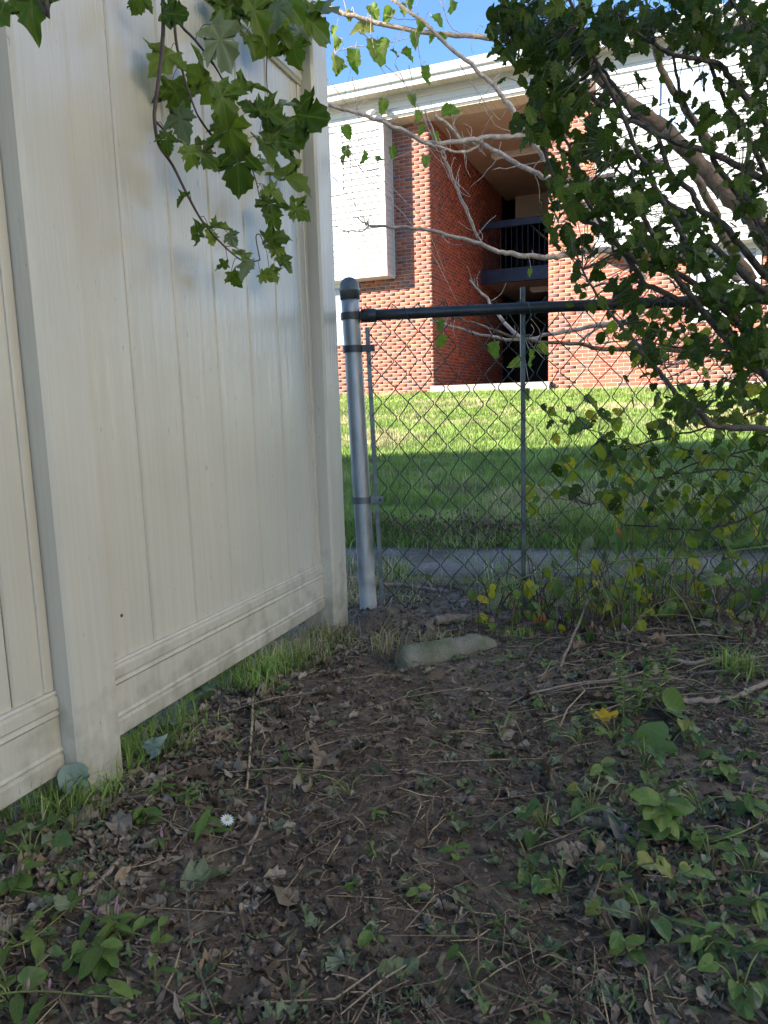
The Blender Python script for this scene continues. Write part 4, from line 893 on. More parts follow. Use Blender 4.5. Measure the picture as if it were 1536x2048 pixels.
# backlit bush behind the mesh, backlight put into its leaf colour
yb = thing('backlit_yellow_bush', (1.75, 2.62, gz(1.75, 2.62)), 'yellow green leaved bush with thin dark twigs pressing on the wire mesh', 'shrub')
YT = [[(1233, 908), (1291, 885), (1349, 871), (1412, 855), (1493, 831), (1600, 800)], [(1317, 959), (1389, 926), (1446, 913), (1536, 892), (1640, 900)], [(1310, 957), (1356, 947), (1442, 938), (1504, 947), (1536, 968), (1640, 1010)], [(1354, 894), (1412, 906), (1481, 915), (1528, 936), (1640, 960)], [(1180, 1010), (1260, 985), (1340, 960)], [(1250, 1050), (1330, 1055), (1400, 1060), (1480, 1040), (1600, 980)], [(1150, 850), (1240, 880), (1290, 900)], [(1190, 690), (1260, 680), (1330, 690), (1420, 700), (1560, 720)]]
ypts = []
for L in YT: o, Q = stem(pxs(L, (2.60, 2.62)), .0028 if L[0][0] > 1200 else .0016, .0045 if L[-1][0] > 1500 else .002, 'darkbark', yb, 'branch', 5, 4, .002); ypts.append(Q)
for i, (px, py) in enumerate(((1600, 800), (1640, 900), (1640, 1010), (1640, 960), (1600, 980), (1560, 720))):
    e = atY(px, py, 2.62); stem(np.array([[1.75+.02*i, 2.62, -.03], [1.72, 2.62, .3], e]), .009, .0045, 'darkbark', yb, 'stem', 6, 5)
YPT = np.vstack(ypts)
YLM = [leaf_mesh('leaf', 'mulb' if i < 3 else 'shrub', ('yellowleaf', 'weed', 'yellowleaf', 'shrubleaf', 'weed')[i], fold=f_, droop=.3, wave=.08, seed=110+i, hole=1) for i, f_ in enumerate((.2, .4, -.2, .3, .1))]
for i in range(330):
    cx, cy, rx, ry = ((1340, 860, 50, 40), (1420, 830, 60, 50), (1490, 880, 40, 50), (1400, 950, 70, 40), (1470, 980, 50, 40), (1260, 930, 40, 40), (1330, 990, 60, 30), (1300, 680, 60, 25), (1410, 690, 60, 30), (1230, 970, 50, 40), (1300, 1040, 60, 25), (1450, 1040, 50, 25), (1210, 910, 12, 25), (1500, 780, 30, 40), (1180, 830, 70, 40), (1140, 960, 60, 60), (1440, 1000, 80, 60))[i % 17]
    px, py = rs.normal(cx, rx*.7), rs.normal(cy, ry*.7)
    if py > 1085: continue
    Y = rs.uniform(2.5, 2.75); o, base = place_leaf(YLM[i % 5], atY(px, py, Y), rs.uniform(.026, .062), rs.uniform(-160, -10) if rs.random() < .75 else rs.uniform(0, 360), yb, tilt=.6, r=rs)
    dd = np.linalg.norm(YPT-base, axis=1); q = YPT[np.argmin(dd)]
    if dd.min() < .3: mb = MB(); mb.tube(np.array([q, (q+base)/2+rs.normal(0, .006, 3), base]), [.0011, .0009, .0006], 4, False); mb.build('petiole', 'darkbark', o)
# dry reed
rd = thing('dry_reed', G(1303, 1075), 'single thin brown dry stalk standing behind the wire mesh', 'plant'); P = pxs([(1303, 1225), (1303, 1068), (1309, 1008), (1306, 926), (1303, 829)], (2.56, 2.56)); P[0][2] = gz(P[0][0], P[0][1]); stem(P, .002, .0012, 'graybark', rd, 'stalk', 5)
o, _ = place_leaf(YLM[1], atY(1311, 972, 2.56), .025, -90, rd, 'seed_head')

# ================================================================== POKEWEED AND VINE along the foot of the mesh
vine = thing('climbing_vine', G(1536, 1260), 'long green vine trailing across the lower wire mesh', 'vine')
o, VQ = stem(np.vstack([pxs([(915, 1200), (1000, 1175), (1080, 1144), (1169, 1135), (1273, 1117), (1377, 1116), (1466, 1102), (1536, 1092), (1640, 1080)], (2.40, 2.34)), [[1.5, 2.35, .02]]]), .0022, .0032, 'greenstem', vine, 'stem', 6)
EL = [leaf_mesh('leaf', 'ellip', ('weed', 'yellowleaf', 'weed', 'wilted', 'weed', 'yellowleaf')[i], fold=f_, droop=d_, wave=.07, seed=130+i, hole=i % 3) for i, (f_, d_) in enumerate(((.3, .3), (.2, .5), (.4, .2), (.1, .4), (.3, .6), (.2, .2)))]
PK = [(1170, 1190, 13, 0), (1420, 1250, 14, 1), (1240, 1260, 10, 2), (1500, 1290, 12, 3), (1060, 1215, 9, 4), (1330, 1230, 11, 5), (975, 1215, 6, 6)]
pklab = 'pokeweed with yellow green oval leaves '; PKL = ['right of the leaning grey stick', 'with the largest leaves under the bush', 'around the stalk with the orange leaf tip', 'at the foot of the dark shrub', 'hanging on the thin line post', 'between two larger clumps below the dry reed', 'behind the concrete kerb']
plv = [(1115, 1175, 40, -60), (1160, 1168, 36, -50), (1233, 1085, 42, -95), (1226, 1119, 18, 10), (1175, 1141, 20, 10), (1264, 1147, 36, -100), (1245, 1165, 36, 0), (1396, 1178, 40, -90), (1337, 1217, 42, -150), (1372, 1223, 38, -20), (1479, 1214, 62, -80), (1378, 1267, 46, -92), (1406, 1222, 40, -95), (1420, 1264, 30, -85), (1270, 1210, 38, 30), (1240, 1234, 30, -140), (1255, 1252, 34, -80), (1445, 1165, 26, -40), (1451, 1130, 36, -70), (1463, 1107, 30, 0), (1528, 1255, 55, 30), (1493, 1276, 36, 0), (1478, 1255, 45, -100), (1310, 1150, 34, -70), (1280, 1130, 30, -90), (1060, 1178, 40, -75), (1075, 1215, 30, -60), (985, 1205, 38, 60), (945, 1190, 26, -45), (965, 1198, 24, -20), (1030, 1240, 34, -120), (1095, 1145, 26, -50), (1165, 1300, 40, -60), (1145, 1225, 34, -50), (1135, 1238, 30, -160), (1190, 1215, 30, -20), (1215, 1190, 34, -30), (1300, 1185, 36, -20), (1350, 1160, 30, -60), (1440, 1205, 34, 160), (1510, 1190, 36, -60), (1530, 1130, 34, -110), (1390, 1300, 30, -60), (1460, 1310, 30, -100), (1100, 1250, 28, -140), (1530, 1330, 40, 150)]
for _ in range(95):
    plv.append((rs.uniform(1090, 1545), float(np.clip(rs.normal(1195, 55), 1075, 1330)), rs.uniform(16, 38), rs.uniform(-170, -10)))
for _ in range(25): plv.append((rs.uniform(930, 1090), rs.uniform(1160, 1260), rs.uniform(12, 26), rs.uniform(-170, 0)))
pk = []
for i, (px, py, n_, k) in enumerate(PK):
    b_ = G(px, py); b_[1] = min(b_[1], 2.42); b_[2] = float(gz(b_[0], b_[1])); t = thing('pokeweed', b_, pklab+PKL[i], 'plant', 'pokeweed clumps along the chain link fence'); pk.append((t, b_))
    for j in range(3):
        e = b_+np.array([rs.normal(0, .07), rs.normal(0, .03), rs.uniform(.10, .22)]); stem(np.array([b_-np.array([0, 0, .02]), (b_+e)/2+rs.normal(0, .015, 3), e]), .003, .0014, 'redstem', t, 'stem', 5)
for i, (px, py, sz, ang) in enumerate(plv):
    Y = rs.uniform(2.18, 2.40); c = atY(px, py, Y); c[2] = max(c[2], float(gz(c[0], c[1]))+.02); t, b_ = min(pk, key=lambda q: np.linalg.norm(q[1]-c)); o, base = place_leaf(EL[i % 6], c, sz/F*Y*1.15, ang, t, tilt=.6, r=rs)
    f0 = base+np.array([rs.normal(0, .035), rs.normal(0, .03), 0]); f0[2] = float(gz(f0[0], f0[1]))-.004; mb = MB(); mb.tube(spline(np.array([f0, f0*.45+base*.55+rs.normal(0, .012, 3), base]), 3), .0012, 4); mb.build('petiole', 'redstem', o)
for (px, py, sz, ang, mt_, lb) in ((1236, 1075, 30, 85, 'redleaf', 'orange and yellow leaf tip caught in the wire mesh'), (1080, 1240, 34, 20, 'redleaf', 'small red leaf lying by the thin line post'), (1152, 1116, 14, 0, 'redleaf', 'tiny red leaf beside the concrete path')):
    me = leaf_mesh('red_leaf', 'ellip', mt_, fold=.3, droop=.3, wave=.1, seed=px); c = atY(px, py, 2.33) if px != 1152 else G(px, py, .01); o, _ = place_leaf(me, c, sz/F*(2.33 if px != 1152 else 3.4), ang, None, 'red_leaf'); tag(o, lb, 'leaf')

br_ = thing('bramble_tangle', G(1300, 1240), 'tangle of thin dark dead stems and vines arching through the wire mesh', 'bramble')
for i in range(85):
    b_ = G(rs.uniform(1060, 1600), rs.uniform(1195, 1300)); b_[1] = min(b_[1], 2.5); b_[2] = float(gz(b_[0], b_[1]))-.004; dx = rs.normal(0, .16); h = abs(rs.normal(.10, .07))+.03
    e = b_+np.array([dx, rs.normal(0, .06), h]); e2 = e+np.array([dx*.8, rs.normal(0, .05), -h*rs.uniform(.1, .95)]); e2[2] = max(e2[2], float(gz(e2[0], e2[1]))+.004)
    o, Q = stem(np.array([b_, (b_+e)/2+np.array([-dx*.15, 0, h*.15]), e, e2]), rs.uniform(.0009, .0021), .0007, ('darkbark', 'redstem', 'graybark', 'stick', 'greenstem')[i % 5], br_, 'stem', 5, 4, .002)
    for _ in range(int(rs.integers(0, 3))):
        q = Q[int(rs.integers(3, len(Q)))]; inst('leaf', YLM[int(rs.integers(0, 5))], Matrix(frame_m(q, rs.normal(0, 1, 3)+np.array([0, 0, -.6]), np.array([0, -.8, .5])+rs.normal(0, .5, 3), rs.uniform(.018, .036))), br_)

# ================================================================== CONCRETE LUMP, LOGS, STICKS
def lump():
    a = G(797, 1338); b = G(985, 1290); ax = b-a; L = np.linalg.norm(ax[:2]); ax = ax/np.linalg.norm(ax); side = np.cross(ax, [0, 0, 1]); side /= np.linalg.norm(side); up = np.cross(side, ax)
    t = []; ns = 60; nc = 36; V = []
    for i in range(ns+1):
        u = i/ns; e = min(1, math.sqrt(max(0, 1-(max(0, .10-u)/.10)**2))*1.0) * (1-.35*max(0, u-.8)/.2)
        for j in range(nc):
            th = 2*math.pi*j/nc; cx = .040*math.copysign(abs(math.cos(th))**.8, math.cos(th)); cz = .076*math.copysign(abs(math.sin(th))**.85, math.sin(th))
            nn = 1+.16*float(fbm(np.array(u*9.), np.array(th*2), 4, 3))+.10*float(fbm(np.array(u*40.), np.array(th*7), 14, 2)); V.append(a+ax*(u*L)+side*cx*(.35+.65*e)*nn+up*(cz*(.25+.75*e)*nn-.014-.022*u))
    Fs = [(i*nc+j, (i+1)*nc+j, (i+1)*nc+(j+1) % nc, i*nc+(j+1) % nc) for i in range(ns) for j in range(nc)]+[tuple(range(nc)), tuple(range(ns*nc, (ns+1)*nc))[::-1]]
    tag(obj('concrete_curb', np.array(V), Fs, 'conc', None, True), 'mossy rounded piece of concrete kerb half sunk in the soil', 'concrete block')
lump()
def gstick(L, r0, r1, mat, name, label, cat, group=None, lift=.0, n=6, up=None):
    P = []
    for i, (x, y) in enumerate(L):
        p = G(x, y); p[2] += lift + (r0+r1)/2*.7 + (up[i] if up else 0); P.append(p)
    Q = spline(np.array(P), 5); Q = wobble(Q, r0*.25, len(L)*7+int(L[0][0])); mb = MB(); mb.tube(Q, np.linspace(r0, r1, len(Q)), n); return tag(mb.build(name, mat, None, True), label, cat, group)
gstick([(762, 1185), (803, 1182), (858, 1190), (895, 1197)], .009, .007, 'stick', 'fallen_branch', 'thin grey fallen branch lying behind the terminal post', 'branch', lift=.02)
gstick([(905, 1212), (960, 1205), (1010, 1196), (1040, 1190)], .006, .005, 'stick', 'fallen_branch', 'brown fallen branch reaching toward the thin line post', 'branch', lift=.01)
gstick([(870, 1250), (905, 1246), (945, 1245), (985, 1247)], .016, .013, 'stick', 'fallen_branch', 'short thick grey log just behind the mossy concrete kerb', 'log', lift=.004, n=9)
gstick([(1290, 1402), (1340, 1412), (1400, 1414), (1460, 1408), (1536, 1375), (1600, 1340)], .008, .006, 'stick', 'fallen_branch', 'long curved grey branch lying among the twigs under the shrub', 'branch', lift=.008, n=7)
gstick([(1340, 1330), (1390, 1336), (1440, 1325), (1490, 1330)], .007, .004, 'stick', 'fallen_branch', 'short grey branch under the pokeweed leaves', 'branch', lift=.01, n=7)
gstick([(1115, 1345), (1150, 1285), (1185, 1215)], .004, .003, 'stick', 'leaning_stick', 'grey stick propped up against the wire mesh', 'stick', up=[0, .03, .06])
gstick([(508, 1386), (505, 1450), (499, 1530), (494, 1590)], .003, .0022, 'straw', 'pale_stick', 'straight pale stick lying beside the vinyl fence', 'stick', lift=.008)
gstick([(527, 1565), (535, 1590), (520, 1660), (486, 1738)], .0028, .002, 'stick', 'pale_stick', 'crooked brown stick below the straight pale stick', 'stick', lift=.005)
gstick([(245, 1725), (200, 1770), (165, 1800), (120, 1815)], .0045, .003, 'stick', 'fallen_branch', 'dark twig beside the yellow leaf and grey dead leaves', 'stick', lift=.004)
gstick([(1060, 1405), (1150, 1385), (1230, 1375), (1320, 1350)], .003, .002, 'stick', 'fallen_branch', 'thin straight twig lying across the dark twig heap', 'stick', lift=.02)

# ================================================================== LITTER
rl_ = np.random.default_rng(23)
def visible_pts(n, y0=.62, y1=3.05, wfun=None):
    out = []; tot = 0
    while tot < n:
        m_ = n*3; y = y0+(y1-y0)*rl_.random(m_); x = (rl_.random(m_)*2-1)*(.62*y+.12)
        aF = (x-FO[0])*FN[0]+(y-FO[1])*FN[1]; k = (aF > -.02) | (y > 2.45)
        if wfun is not None: k &= rl_.random(m_) < wfun(x, y)
        out.append(np.stack([x[k], y[k]], 1)); tot += k.sum()
    return np.vstack(out)[:n]
def fdist(x, y): return (x-FO[0])*FN[0]+(y-FO[1])*FN[1]
def trodden(x, y): return 1-.8*np.exp(-((x-.04-.05*np.sin(y*3))/(.10+.11*y))**2)
def w_leaf(x, y):
    left = np.exp(-np.maximum(0, fdist(x, y)-.10)/.16)*(y < 2.2); right = sst(.25, .6, x/np.maximum(y, .5)*1.3+.1)*(y > .9); patch = sst(.0, .25, fbm(x*3+5, y*3, 91, 3)+.05)
    return np.clip((.12+.9*left+.55*right*patch+.25*patch)*trodden(x, y), 0, 1)
DLM = []; DK = (('ellip', 'oval'), ('mulb', 'notched'), ('ellip', 'oval'), ('maple', 'lobed'), ('heart', 'broad')); DC = (('dark_dead', 'dark brown'), ('tan_dead', 'tan'), ('grey_dead', 'pale grey'))
for i in range(24):
    cl_ = rl_.uniform(.3, 1.5); DLM.append((leaf_mesh('dead_leaf', DK[i % 5][0], DC[i % 3][0], fold=rl_.uniform(0, .35), droop=rl_.uniform(-.3, .5), wave=rl_.uniform(.1, .25), curl=cl_, twist=rl_.normal(0, .6), seed=200+i, hole=i % 4), ('tightly curled ' if cl_ > 1.0 else 'half curled ' if cl_ > .6 else 'flat ')+DC[i % 3][1]+' '+DK[i % 5][1]))
WK = (('heart', 'heart shaped'), ('ellip', 'oval'), ('shrub', 'toothed'), ('maple', 'lobed'))
WLM = [leaf_mesh('wilted_leaf', ('heart', 'ellip', 'shrub', 'maple')[i % 4], 'wilted', fold=rl_.uniform(0, .4), droop=rl_.uniform(-.2, .4), wave=.14, curl=rl_.uniform(.1, .9), twist=rl_.normal(0, .4), seed=230+i) for i in range(6)]
def lay_leaf(me, x, y, size, name, label, cat, group=None, flat=.35, lift=.004):
    e = .02; gx = float(gz0(x+e, y)-gz0(x-e, y))/(2*e); gy = float(gz0(x, y+e)-gz0(x, y-e))/(2*e)
    a = rl_.random()*6.283; d = np.array([math.cos(a), math.sin(a), 0]); d[2] = d[0]*gx+d[1]*gy+rl_.normal(0, flat*.5)
    nrm = np.array([-gx, -gy, 1])+rl_.normal(0, flat, 3); p = np.array([x, y, float(gz(x, y))+lift])-d*size*.4
    p[2] = max(p[2], float(gz(p[0], p[1]))+.001)
    return tag(inst(name, me, Matrix(frame_m(p, d, nrm, size)), None), label, cat, group)
LMK = [(G(890, 1310), .2, 'beside the mossy concrete kerb'), (G(735, 1250), .22, 'near the terminal post'), (G(1050, 1245), .22, 'near the thin line post'), (G(457, 1672), .09, 'beside the white daisy'), (G(645, 1530), .1, 'beside the large torn maple leaf'), (G(500, 1480), .1, 'beside the straight pale stick'), (G(42, 1783), .1, 'beside the bright yellow leaf'), (G(1320, 1690), .13, 'beside the bushy bright green weed'), (G(1335, 1500), .13, 'near the very large round violet leaf'), (G(1215, 1462), .1, 'near the yellow and green leaf'), (G(400, 1770), .09, 'beside the grey green trodden leaf'), (G(560, 1795), .1, 'beside the brown folded leaf'), (G(250, 1890), .1, 'beside the glossy lance leaved weed'), (G(180, 1580), .16, 'at the foot of the near fence post'), (G(1220, 1660), .09, 'beside the long grey rolled leaf'), (G(1460, 1408), .14, 'beside the long curved grey branch'), (G(1200, 1408), .1, 'beside the pale crumpled leaf'), (G(1285, 1432), .1, 'at the airy tall weeds'), (G(1410, 1330), .12, 'beside the short grey branch'), (G(1150, 1290), .14, 'beside the leaning grey stick'), (G(240, 1655), .07, 'beside the long pale dead leaf')]
def place(x, y):
    b = [(np.hypot(x-p[0], y-p[1])/r, t) for p, r, t in LMK]; b = min(b)
    if b[0] < 1: return b[1]
    if fdist(x, y) < .22: return 'along the vinyl fence foot'
    if y > 2.2: return 'at the foot of the wire mesh'
    if x > .42 and y > 1.45: return 'under the dark shrub'
    if x > .18 and y < 1.45: return 'among the violets'
    if y > 1.55: return 'on bare soil in front of the kerb'
    return 'on the open trodden soil'
P = visible_pts(285, .62, 2.6, w_leaf)
for i, (x, y) in enumerate(P):
    me, lk = DLM[i % 24]; sz = float(np.clip(rl_.lognormal(-3.3, .36), .020, .066))
    lay_leaf(me, x, y, sz, 'dead_leaf', ('large ' if sz > .048 else 'small ' if sz < .032 else '')+lk+' dead leaf '+place(x, y), 'leaf', 'dead leaves scattered over the yard soil', .25, .004)
def w_green(x, y): return np.clip(.15+.8*sst(.1, .5, x/np.maximum(y, .5)+.15)+.3*sst(0, .2, fbm(x*4, y*4, 66, 3)), 0, 1)
P = visible_pts(230, .62, 2.5, w_green)
for i, (x, y) in enumerate(P):
    sz = rl_.uniform(.018, .046); lay_leaf(WLM[i % 6], x, y, sz, 'wilted_leaf', ('large ' if sz > .036 else 'small ' if sz < .026 else '')+'wilted grey green '+WK[(i % 6) % 4][1]+' leaf '+place(x, y), 'leaf', 'wilted green leaves on the yard soil', .22, .004)
# leaf shreds, straw, clods: nobody could count them
def slivers(n, lmin, lmax, wmin, wmax, cols, wfun, name, label, lift=.003, y1=3.1, tilt=.15):
    P = visible_pts(n, .6, y1, wfun); a = rl_.random(n)*6.283; L = rl_.uniform(lmin, lmax, n)*(.6+.4*rl_.random(n)); W = rl_.uniform(wmin, wmax, n)
    d = np.stack([np.cos(a), np.sin(a)], 1); nn = np.stack([-d[:, 1], d[:, 0]], 1); bend = rl_.normal(0, .12, n)[:, None]*L[:, None]*nn
    pts = []
    for t in (-.5, 0, .5):
        q = P+d*(t*L)[:, None]+(bend if t == 0 else 0)
        z = gz(q[:, 0], q[:, 1])+lift+np.abs(rl_.normal(0, .003, n))+(t*L*rl_.normal(0, tilt, n) if t else .3*lift)
        for s_ in (-1, 1):
            qq = q+nn*(s_*W/2*(1 if t == 0 else .55))[:, None]; pts.append(np.stack([qq[:, 0], qq[:, 1], np.maximum(z, gz(qq[:, 0], qq[:, 1])+.0006)+(.0008 if s_ > 0 else 0)], 1))
    V = np.stack(pts, 1).reshape(-1, 3); b = np.arange(n)[:, None]*6
    Fq = np.concatenate([b+np.array([[0, 2, 3, 1]]), b+np.array([[2, 4, 5, 3]])]); ci = rl_.integers(0, len(cols), n); c = np.array(cols)[ci]*rl_.uniform(.7, 1.25, (n, 1))
    return tag(obj(name, V, Fq, 'litter', None, False, {'col': np.repeat(c, 6, 0)}), label, 'litter', None, 'stuff')
w_str = lambda x, y: np.clip(.25+1.0*sst(-.08, .16, fbm(x*5, y*5, 41, 3)), 0, 1)
slivers(24000, .008, .045, .0007, .0020, [(.17, .12, .085), (.23, .17, .115), (.11, .08, .06), (.29, .22, .14), (.08, .055, .04)], w_str, 'straw_litter', 'fine straw and stem shreds matted over the soil', y1=3.75)
slivers(1300, .03, .10, .0009, .0018, [(.38, .29, .17), (.26, .2, .13), (.16, .12, .09)], w_str, 'dry_stems', 'pale dry grass stems strewn over the soil', .006)
slivers(6500, .010, .030, .003, .009, [(.15, .105, .075), (.20, .15, .11), (.11, .078, .056), (.26, .20, .15), (.12, .12, .07)], w_leaf, 'leaf_shreds', 'crumbled leaf shreds covering the soil', .003, tilt=.4)
slivers(2600, .012, .035, .002, .007, [(.07, .12, .04), (.10, .15, .06), (.13, .16, .09)], w_green, 'green_shreds', 'cut green plant shreds covering the soil', .004, tilt=.4)
def clods(n):
    P = visible_pts(n, .6, 3.0, lambda x, y: np.clip(.2+np.exp(-((x+.05)**2+(y-2.36)**2)/.04)*1.0+sst(0, .2, fbm(x*4, y*4, 14, 3))*.5, 0, 1))
    oct_ = np.array([(1, 0, 0), (-1, 0, 0), (0, 1, 0), (0, -1, 0), (0, 0, 1), (0, 0, -1)], float); of = np.array([(0, 2, 4), (2, 1, 4), (1, 3, 4), (3, 0, 4), (2, 0, 5), (1, 2, 5), (3, 1, 5), (0, 3, 5)])
    r = np.clip(rl_.lognormal(-5.75, .5, n), .0018, .014); V = oct_[None]*r[:, None, None]*rl_.uniform(.6, 1.3, (n, 6, 1)); V[:, :, 0] += P[:, 0][:, None]; V[:, :, 1] += P[:, 1][:, None]; V[:, :, 2] += (gz(P[:, 0], P[:, 1])+r*.3)[:, None]
    c = np.array([(.10, .075, .058), (.14, .11, .085), (.08, .06, .047), (.19, .155, .13)])[rl_.integers(0, 4, n)]
    tag(obj('soil_crumbs', V.reshape(-1, 3), (of[None]+np.arange(n)[:, None, None]*6).reshape(-1, 3), 'litter', None, True, {'col': np.repeat(c, 6, 0)}), 'small crumbs and clods of dug soil', 'soil', None, 'stuff')
clods(12000)
def leaf_mat(n, wf, mat, name, label, s0, s1, seed):
    r = np.random.default_rng(seed); P = visible_pts(n, .62, 2.9, wf); ge = [leaf_geo(('ellip', 'mulb', 'heart', 'lance')[i % 4], fold=r.uniform(0, .3), droop=r.uniform(-.2, .5), wave=r.uniform(.1, .2), curl=r.uniform(.3, 1.5), twist=r.normal(0, .5), seed=400+i+seed) for i in range(8)]; L = []
    Z = gz(P[:, 0], P[:, 1])
    for i, (x, y) in enumerate(P):
        a = r.random()*6.283; L.append((i % 8, frame_m(np.array([x, y, Z[i]+r.uniform(.001, .008)]), np.array([math.cos(a), math.sin(a), r.normal(0, .15)]), np.array([0, 0, 1])+r.normal(0, .3, 3), r.uniform(s0, s1)), r.random()))
    tag(bake(name, ge, L, mat, None), label, 'litter', None, 'stuff')
leaf_mat(1500, lambda x, y: np.clip(.06+1.0*np.exp(-np.maximum(0, fdist(x, y)-.05)/.13)*(y < 2.25)+.5*sst(.35, .7, x/np.maximum(y, .5)+.1)*sst(0, .2, fbm(x*4, y*4, 71, 3)), 0, 1), 'grey_dead', 'leaf_litter', 'matted pale curled leaf litter banked along the fence foot', .012, .034, 1)
leaf_mat(1300, lambda x, y: np.clip((.2+.8*sst(0, .2, fbm(x*4, y*4, 72, 3)))*trodden(x, y), 0, 1), 'dark_dead', 'brown_leaf_litter', 'dark brown rotting leaf bits trodden into the soil', .010, .030, 2)
leaf_mat(900, w_green, 'wilted', 'clipped_leaves', 'small wilted green clippings strewn over the soil', .010, .026, 3)
slivers(700, .10, .32, .0012, .0024, [(.10, .072, .055), (.17, .125, .09), (.26, .20, .135), (.07, .05, .04)], w_str, 'dry_stalks', 'long thin dry stalks matted over the soil', .008, tilt=.05)
# twigs one can pick out
P = visible_pts(150, .65, 2.6, lambda x, y: np.clip(.15+.8*sst(.15, .6, x/y+.1)*(y > 1.1), 0, 1))
for i, (x, y) in enumerate(P):
    a = rl_.normal(.1, .6) if rl_.random() < .7 else rl_.random()*6.28; L = rl_.uniform(.08, .32); k = 5; t = np.linspace(-.5, .5, k); d = np.array([math.cos(a), math.sin(a)])
    xy = np.array([x, y])+t[:, None]*L*d+rl_.normal(0, L*.03, (k, 2)); r = rl_.uniform(.0009, .0026); z = gz(xy[:, 0], xy[:, 1]); zl = np.linspace(z[0], z[-1], k); z = np.maximum(z, zl)+r*.6
    mb = MB(); mb.tube(np.column_stack([xy, z]), np.linspace(r, r*.5, k), 5); mk = random.choice(['stick', 'stick', 'graybark', 'darkbark', 'straw']); tag(mb.build('twig', mk, None, True), ('long ' if L > .22 else 'short ' if L < .14 else '')+{'stick': 'brown', 'graybark': 'grey', 'darkbark': 'dark', 'straw': 'straw coloured'}[mk]+(' thick' if r > .002 else ' thin')+' twig '+place(x, y), 'twig', 'dry twigs scattered over the yard soil')
# the heap of thin dark twigs under the shrub
for i in range(110):
    p = G(rl_.uniform(1080, 1600), rl_.uniform(1270, 1430)); a = rl_.normal(.15, .5); L = rl_.uniform(.12, .4); k = 5; t = np.linspace(-.5, .5, k); d = np.array([math.cos(a), math.sin(a)])
    xy = p[:2]+t[:, None]*L*d+rl_.normal(0, L*.03, (k, 2)); r = rl_.uniform(.0008, .0022); z = gz(xy[:, 0], xy[:, 1]); z = np.maximum(z, np.linspace(z[0], z[-1], k))+rl_.uniform(.0, .03)*np.array([0, .6, 1, .6, 0])+r
    mk = ('stick', 'graybark', 'darkbark', 'darkbark', 'straw')[i % 5]; mb = MB(); mb.tube(np.column_stack([xy, z]), np.linspace(r, r*.5, k), 5)
    tag(mb.build('twig', mk, None, True), ('long ' if L > .3 else 'short ' if L < .2 else '')+{'stick': 'brown', 'graybark': 'grey', 'darkbark': 'dark', 'straw': 'straw coloured'}[mk]+(' thick' if r > .0015 else ' thin')+' twig heaped '+place(p[0], p[1]), 'twig', 'twigs heaped under the shrub')
# singled-out fallen leaves
for (px, py, sz, m_, shp, lb, nm, up) in ((42, 1783, .04, 'yellow', 'ellip', 'bright yellow leaf on the soil near the fence foot', 'yellow_leaf', 0), (1215, 1462, .05, 'yellow', 'heart', 'yellow and green leaf standing among the violets', 'yellow_leaf', .03), (150, 1612, .065, 'paleleaf', 'mulb', 'pale blue green leaf leaning on the near fence post', 'pale_leaf', .03), (300, 1538, .045, 'paleleaf', 'mulb', 'pale blue green notched leaf beside the near fence post', 'pale_leaf', .01), (645, 1530, .075, 'deadleaf', 'maple', 'large tan dead maple leaf with a torn edge', 'dead_maple_leaf', .01), (1220, 1660, .09, 'deadleaf', 'ellip', 'long grey rolled dead leaf among green weeds', 'rolled_leaf', .006), (1200, 1408, .07, 'deadleaf', 'ellip', 'pale crumpled dead leaf in front of the twig heap', 'crumpled_leaf', .01), (560, 1795, .075, 'deadleaf', 'ellip', 'brown folded dead leaf on the bare soil', 'folded_leaf', .005), (400, 1770, .06, 'wilted', 'heart', 'grey green trodden leaf pressed into bare soil', 'trodden_leaf', .003), (870, 1358, .05, 'deadleaf', 'ellip', 'bluish grey leaf in front of the mossy concrete kerb', 'grey_leaf', .006), (240, 1655, .07, 'deadleaf', 'ellip', 'long pale dead leaf by the dark stick', 'pale_dead_leaf', .006)):
    me = leaf_mesh(nm, shp, m_, fold=.3, droop=.2, wave=.12, curl={'paleleaf': .3, 'yellow': .15}.get(m_, .6), seed=px); p = G(px, py); 
    if m_ == 'paleleaf': o = tag(inst(nm, me, Matrix(frame_m(p+np.array([0, 0, .075 if px < 200 else .035]), np.array([.12, -.05, -1]) if px < 200 else np.array([.5, -.2, .5]), np.array([.35, -.8, .5]), sz)), None), lb, 'leaf')
    else: o = lay_leaf(me, p[0], p[1], sz, nm, lb, 'leaf', None, .25, up+.004)

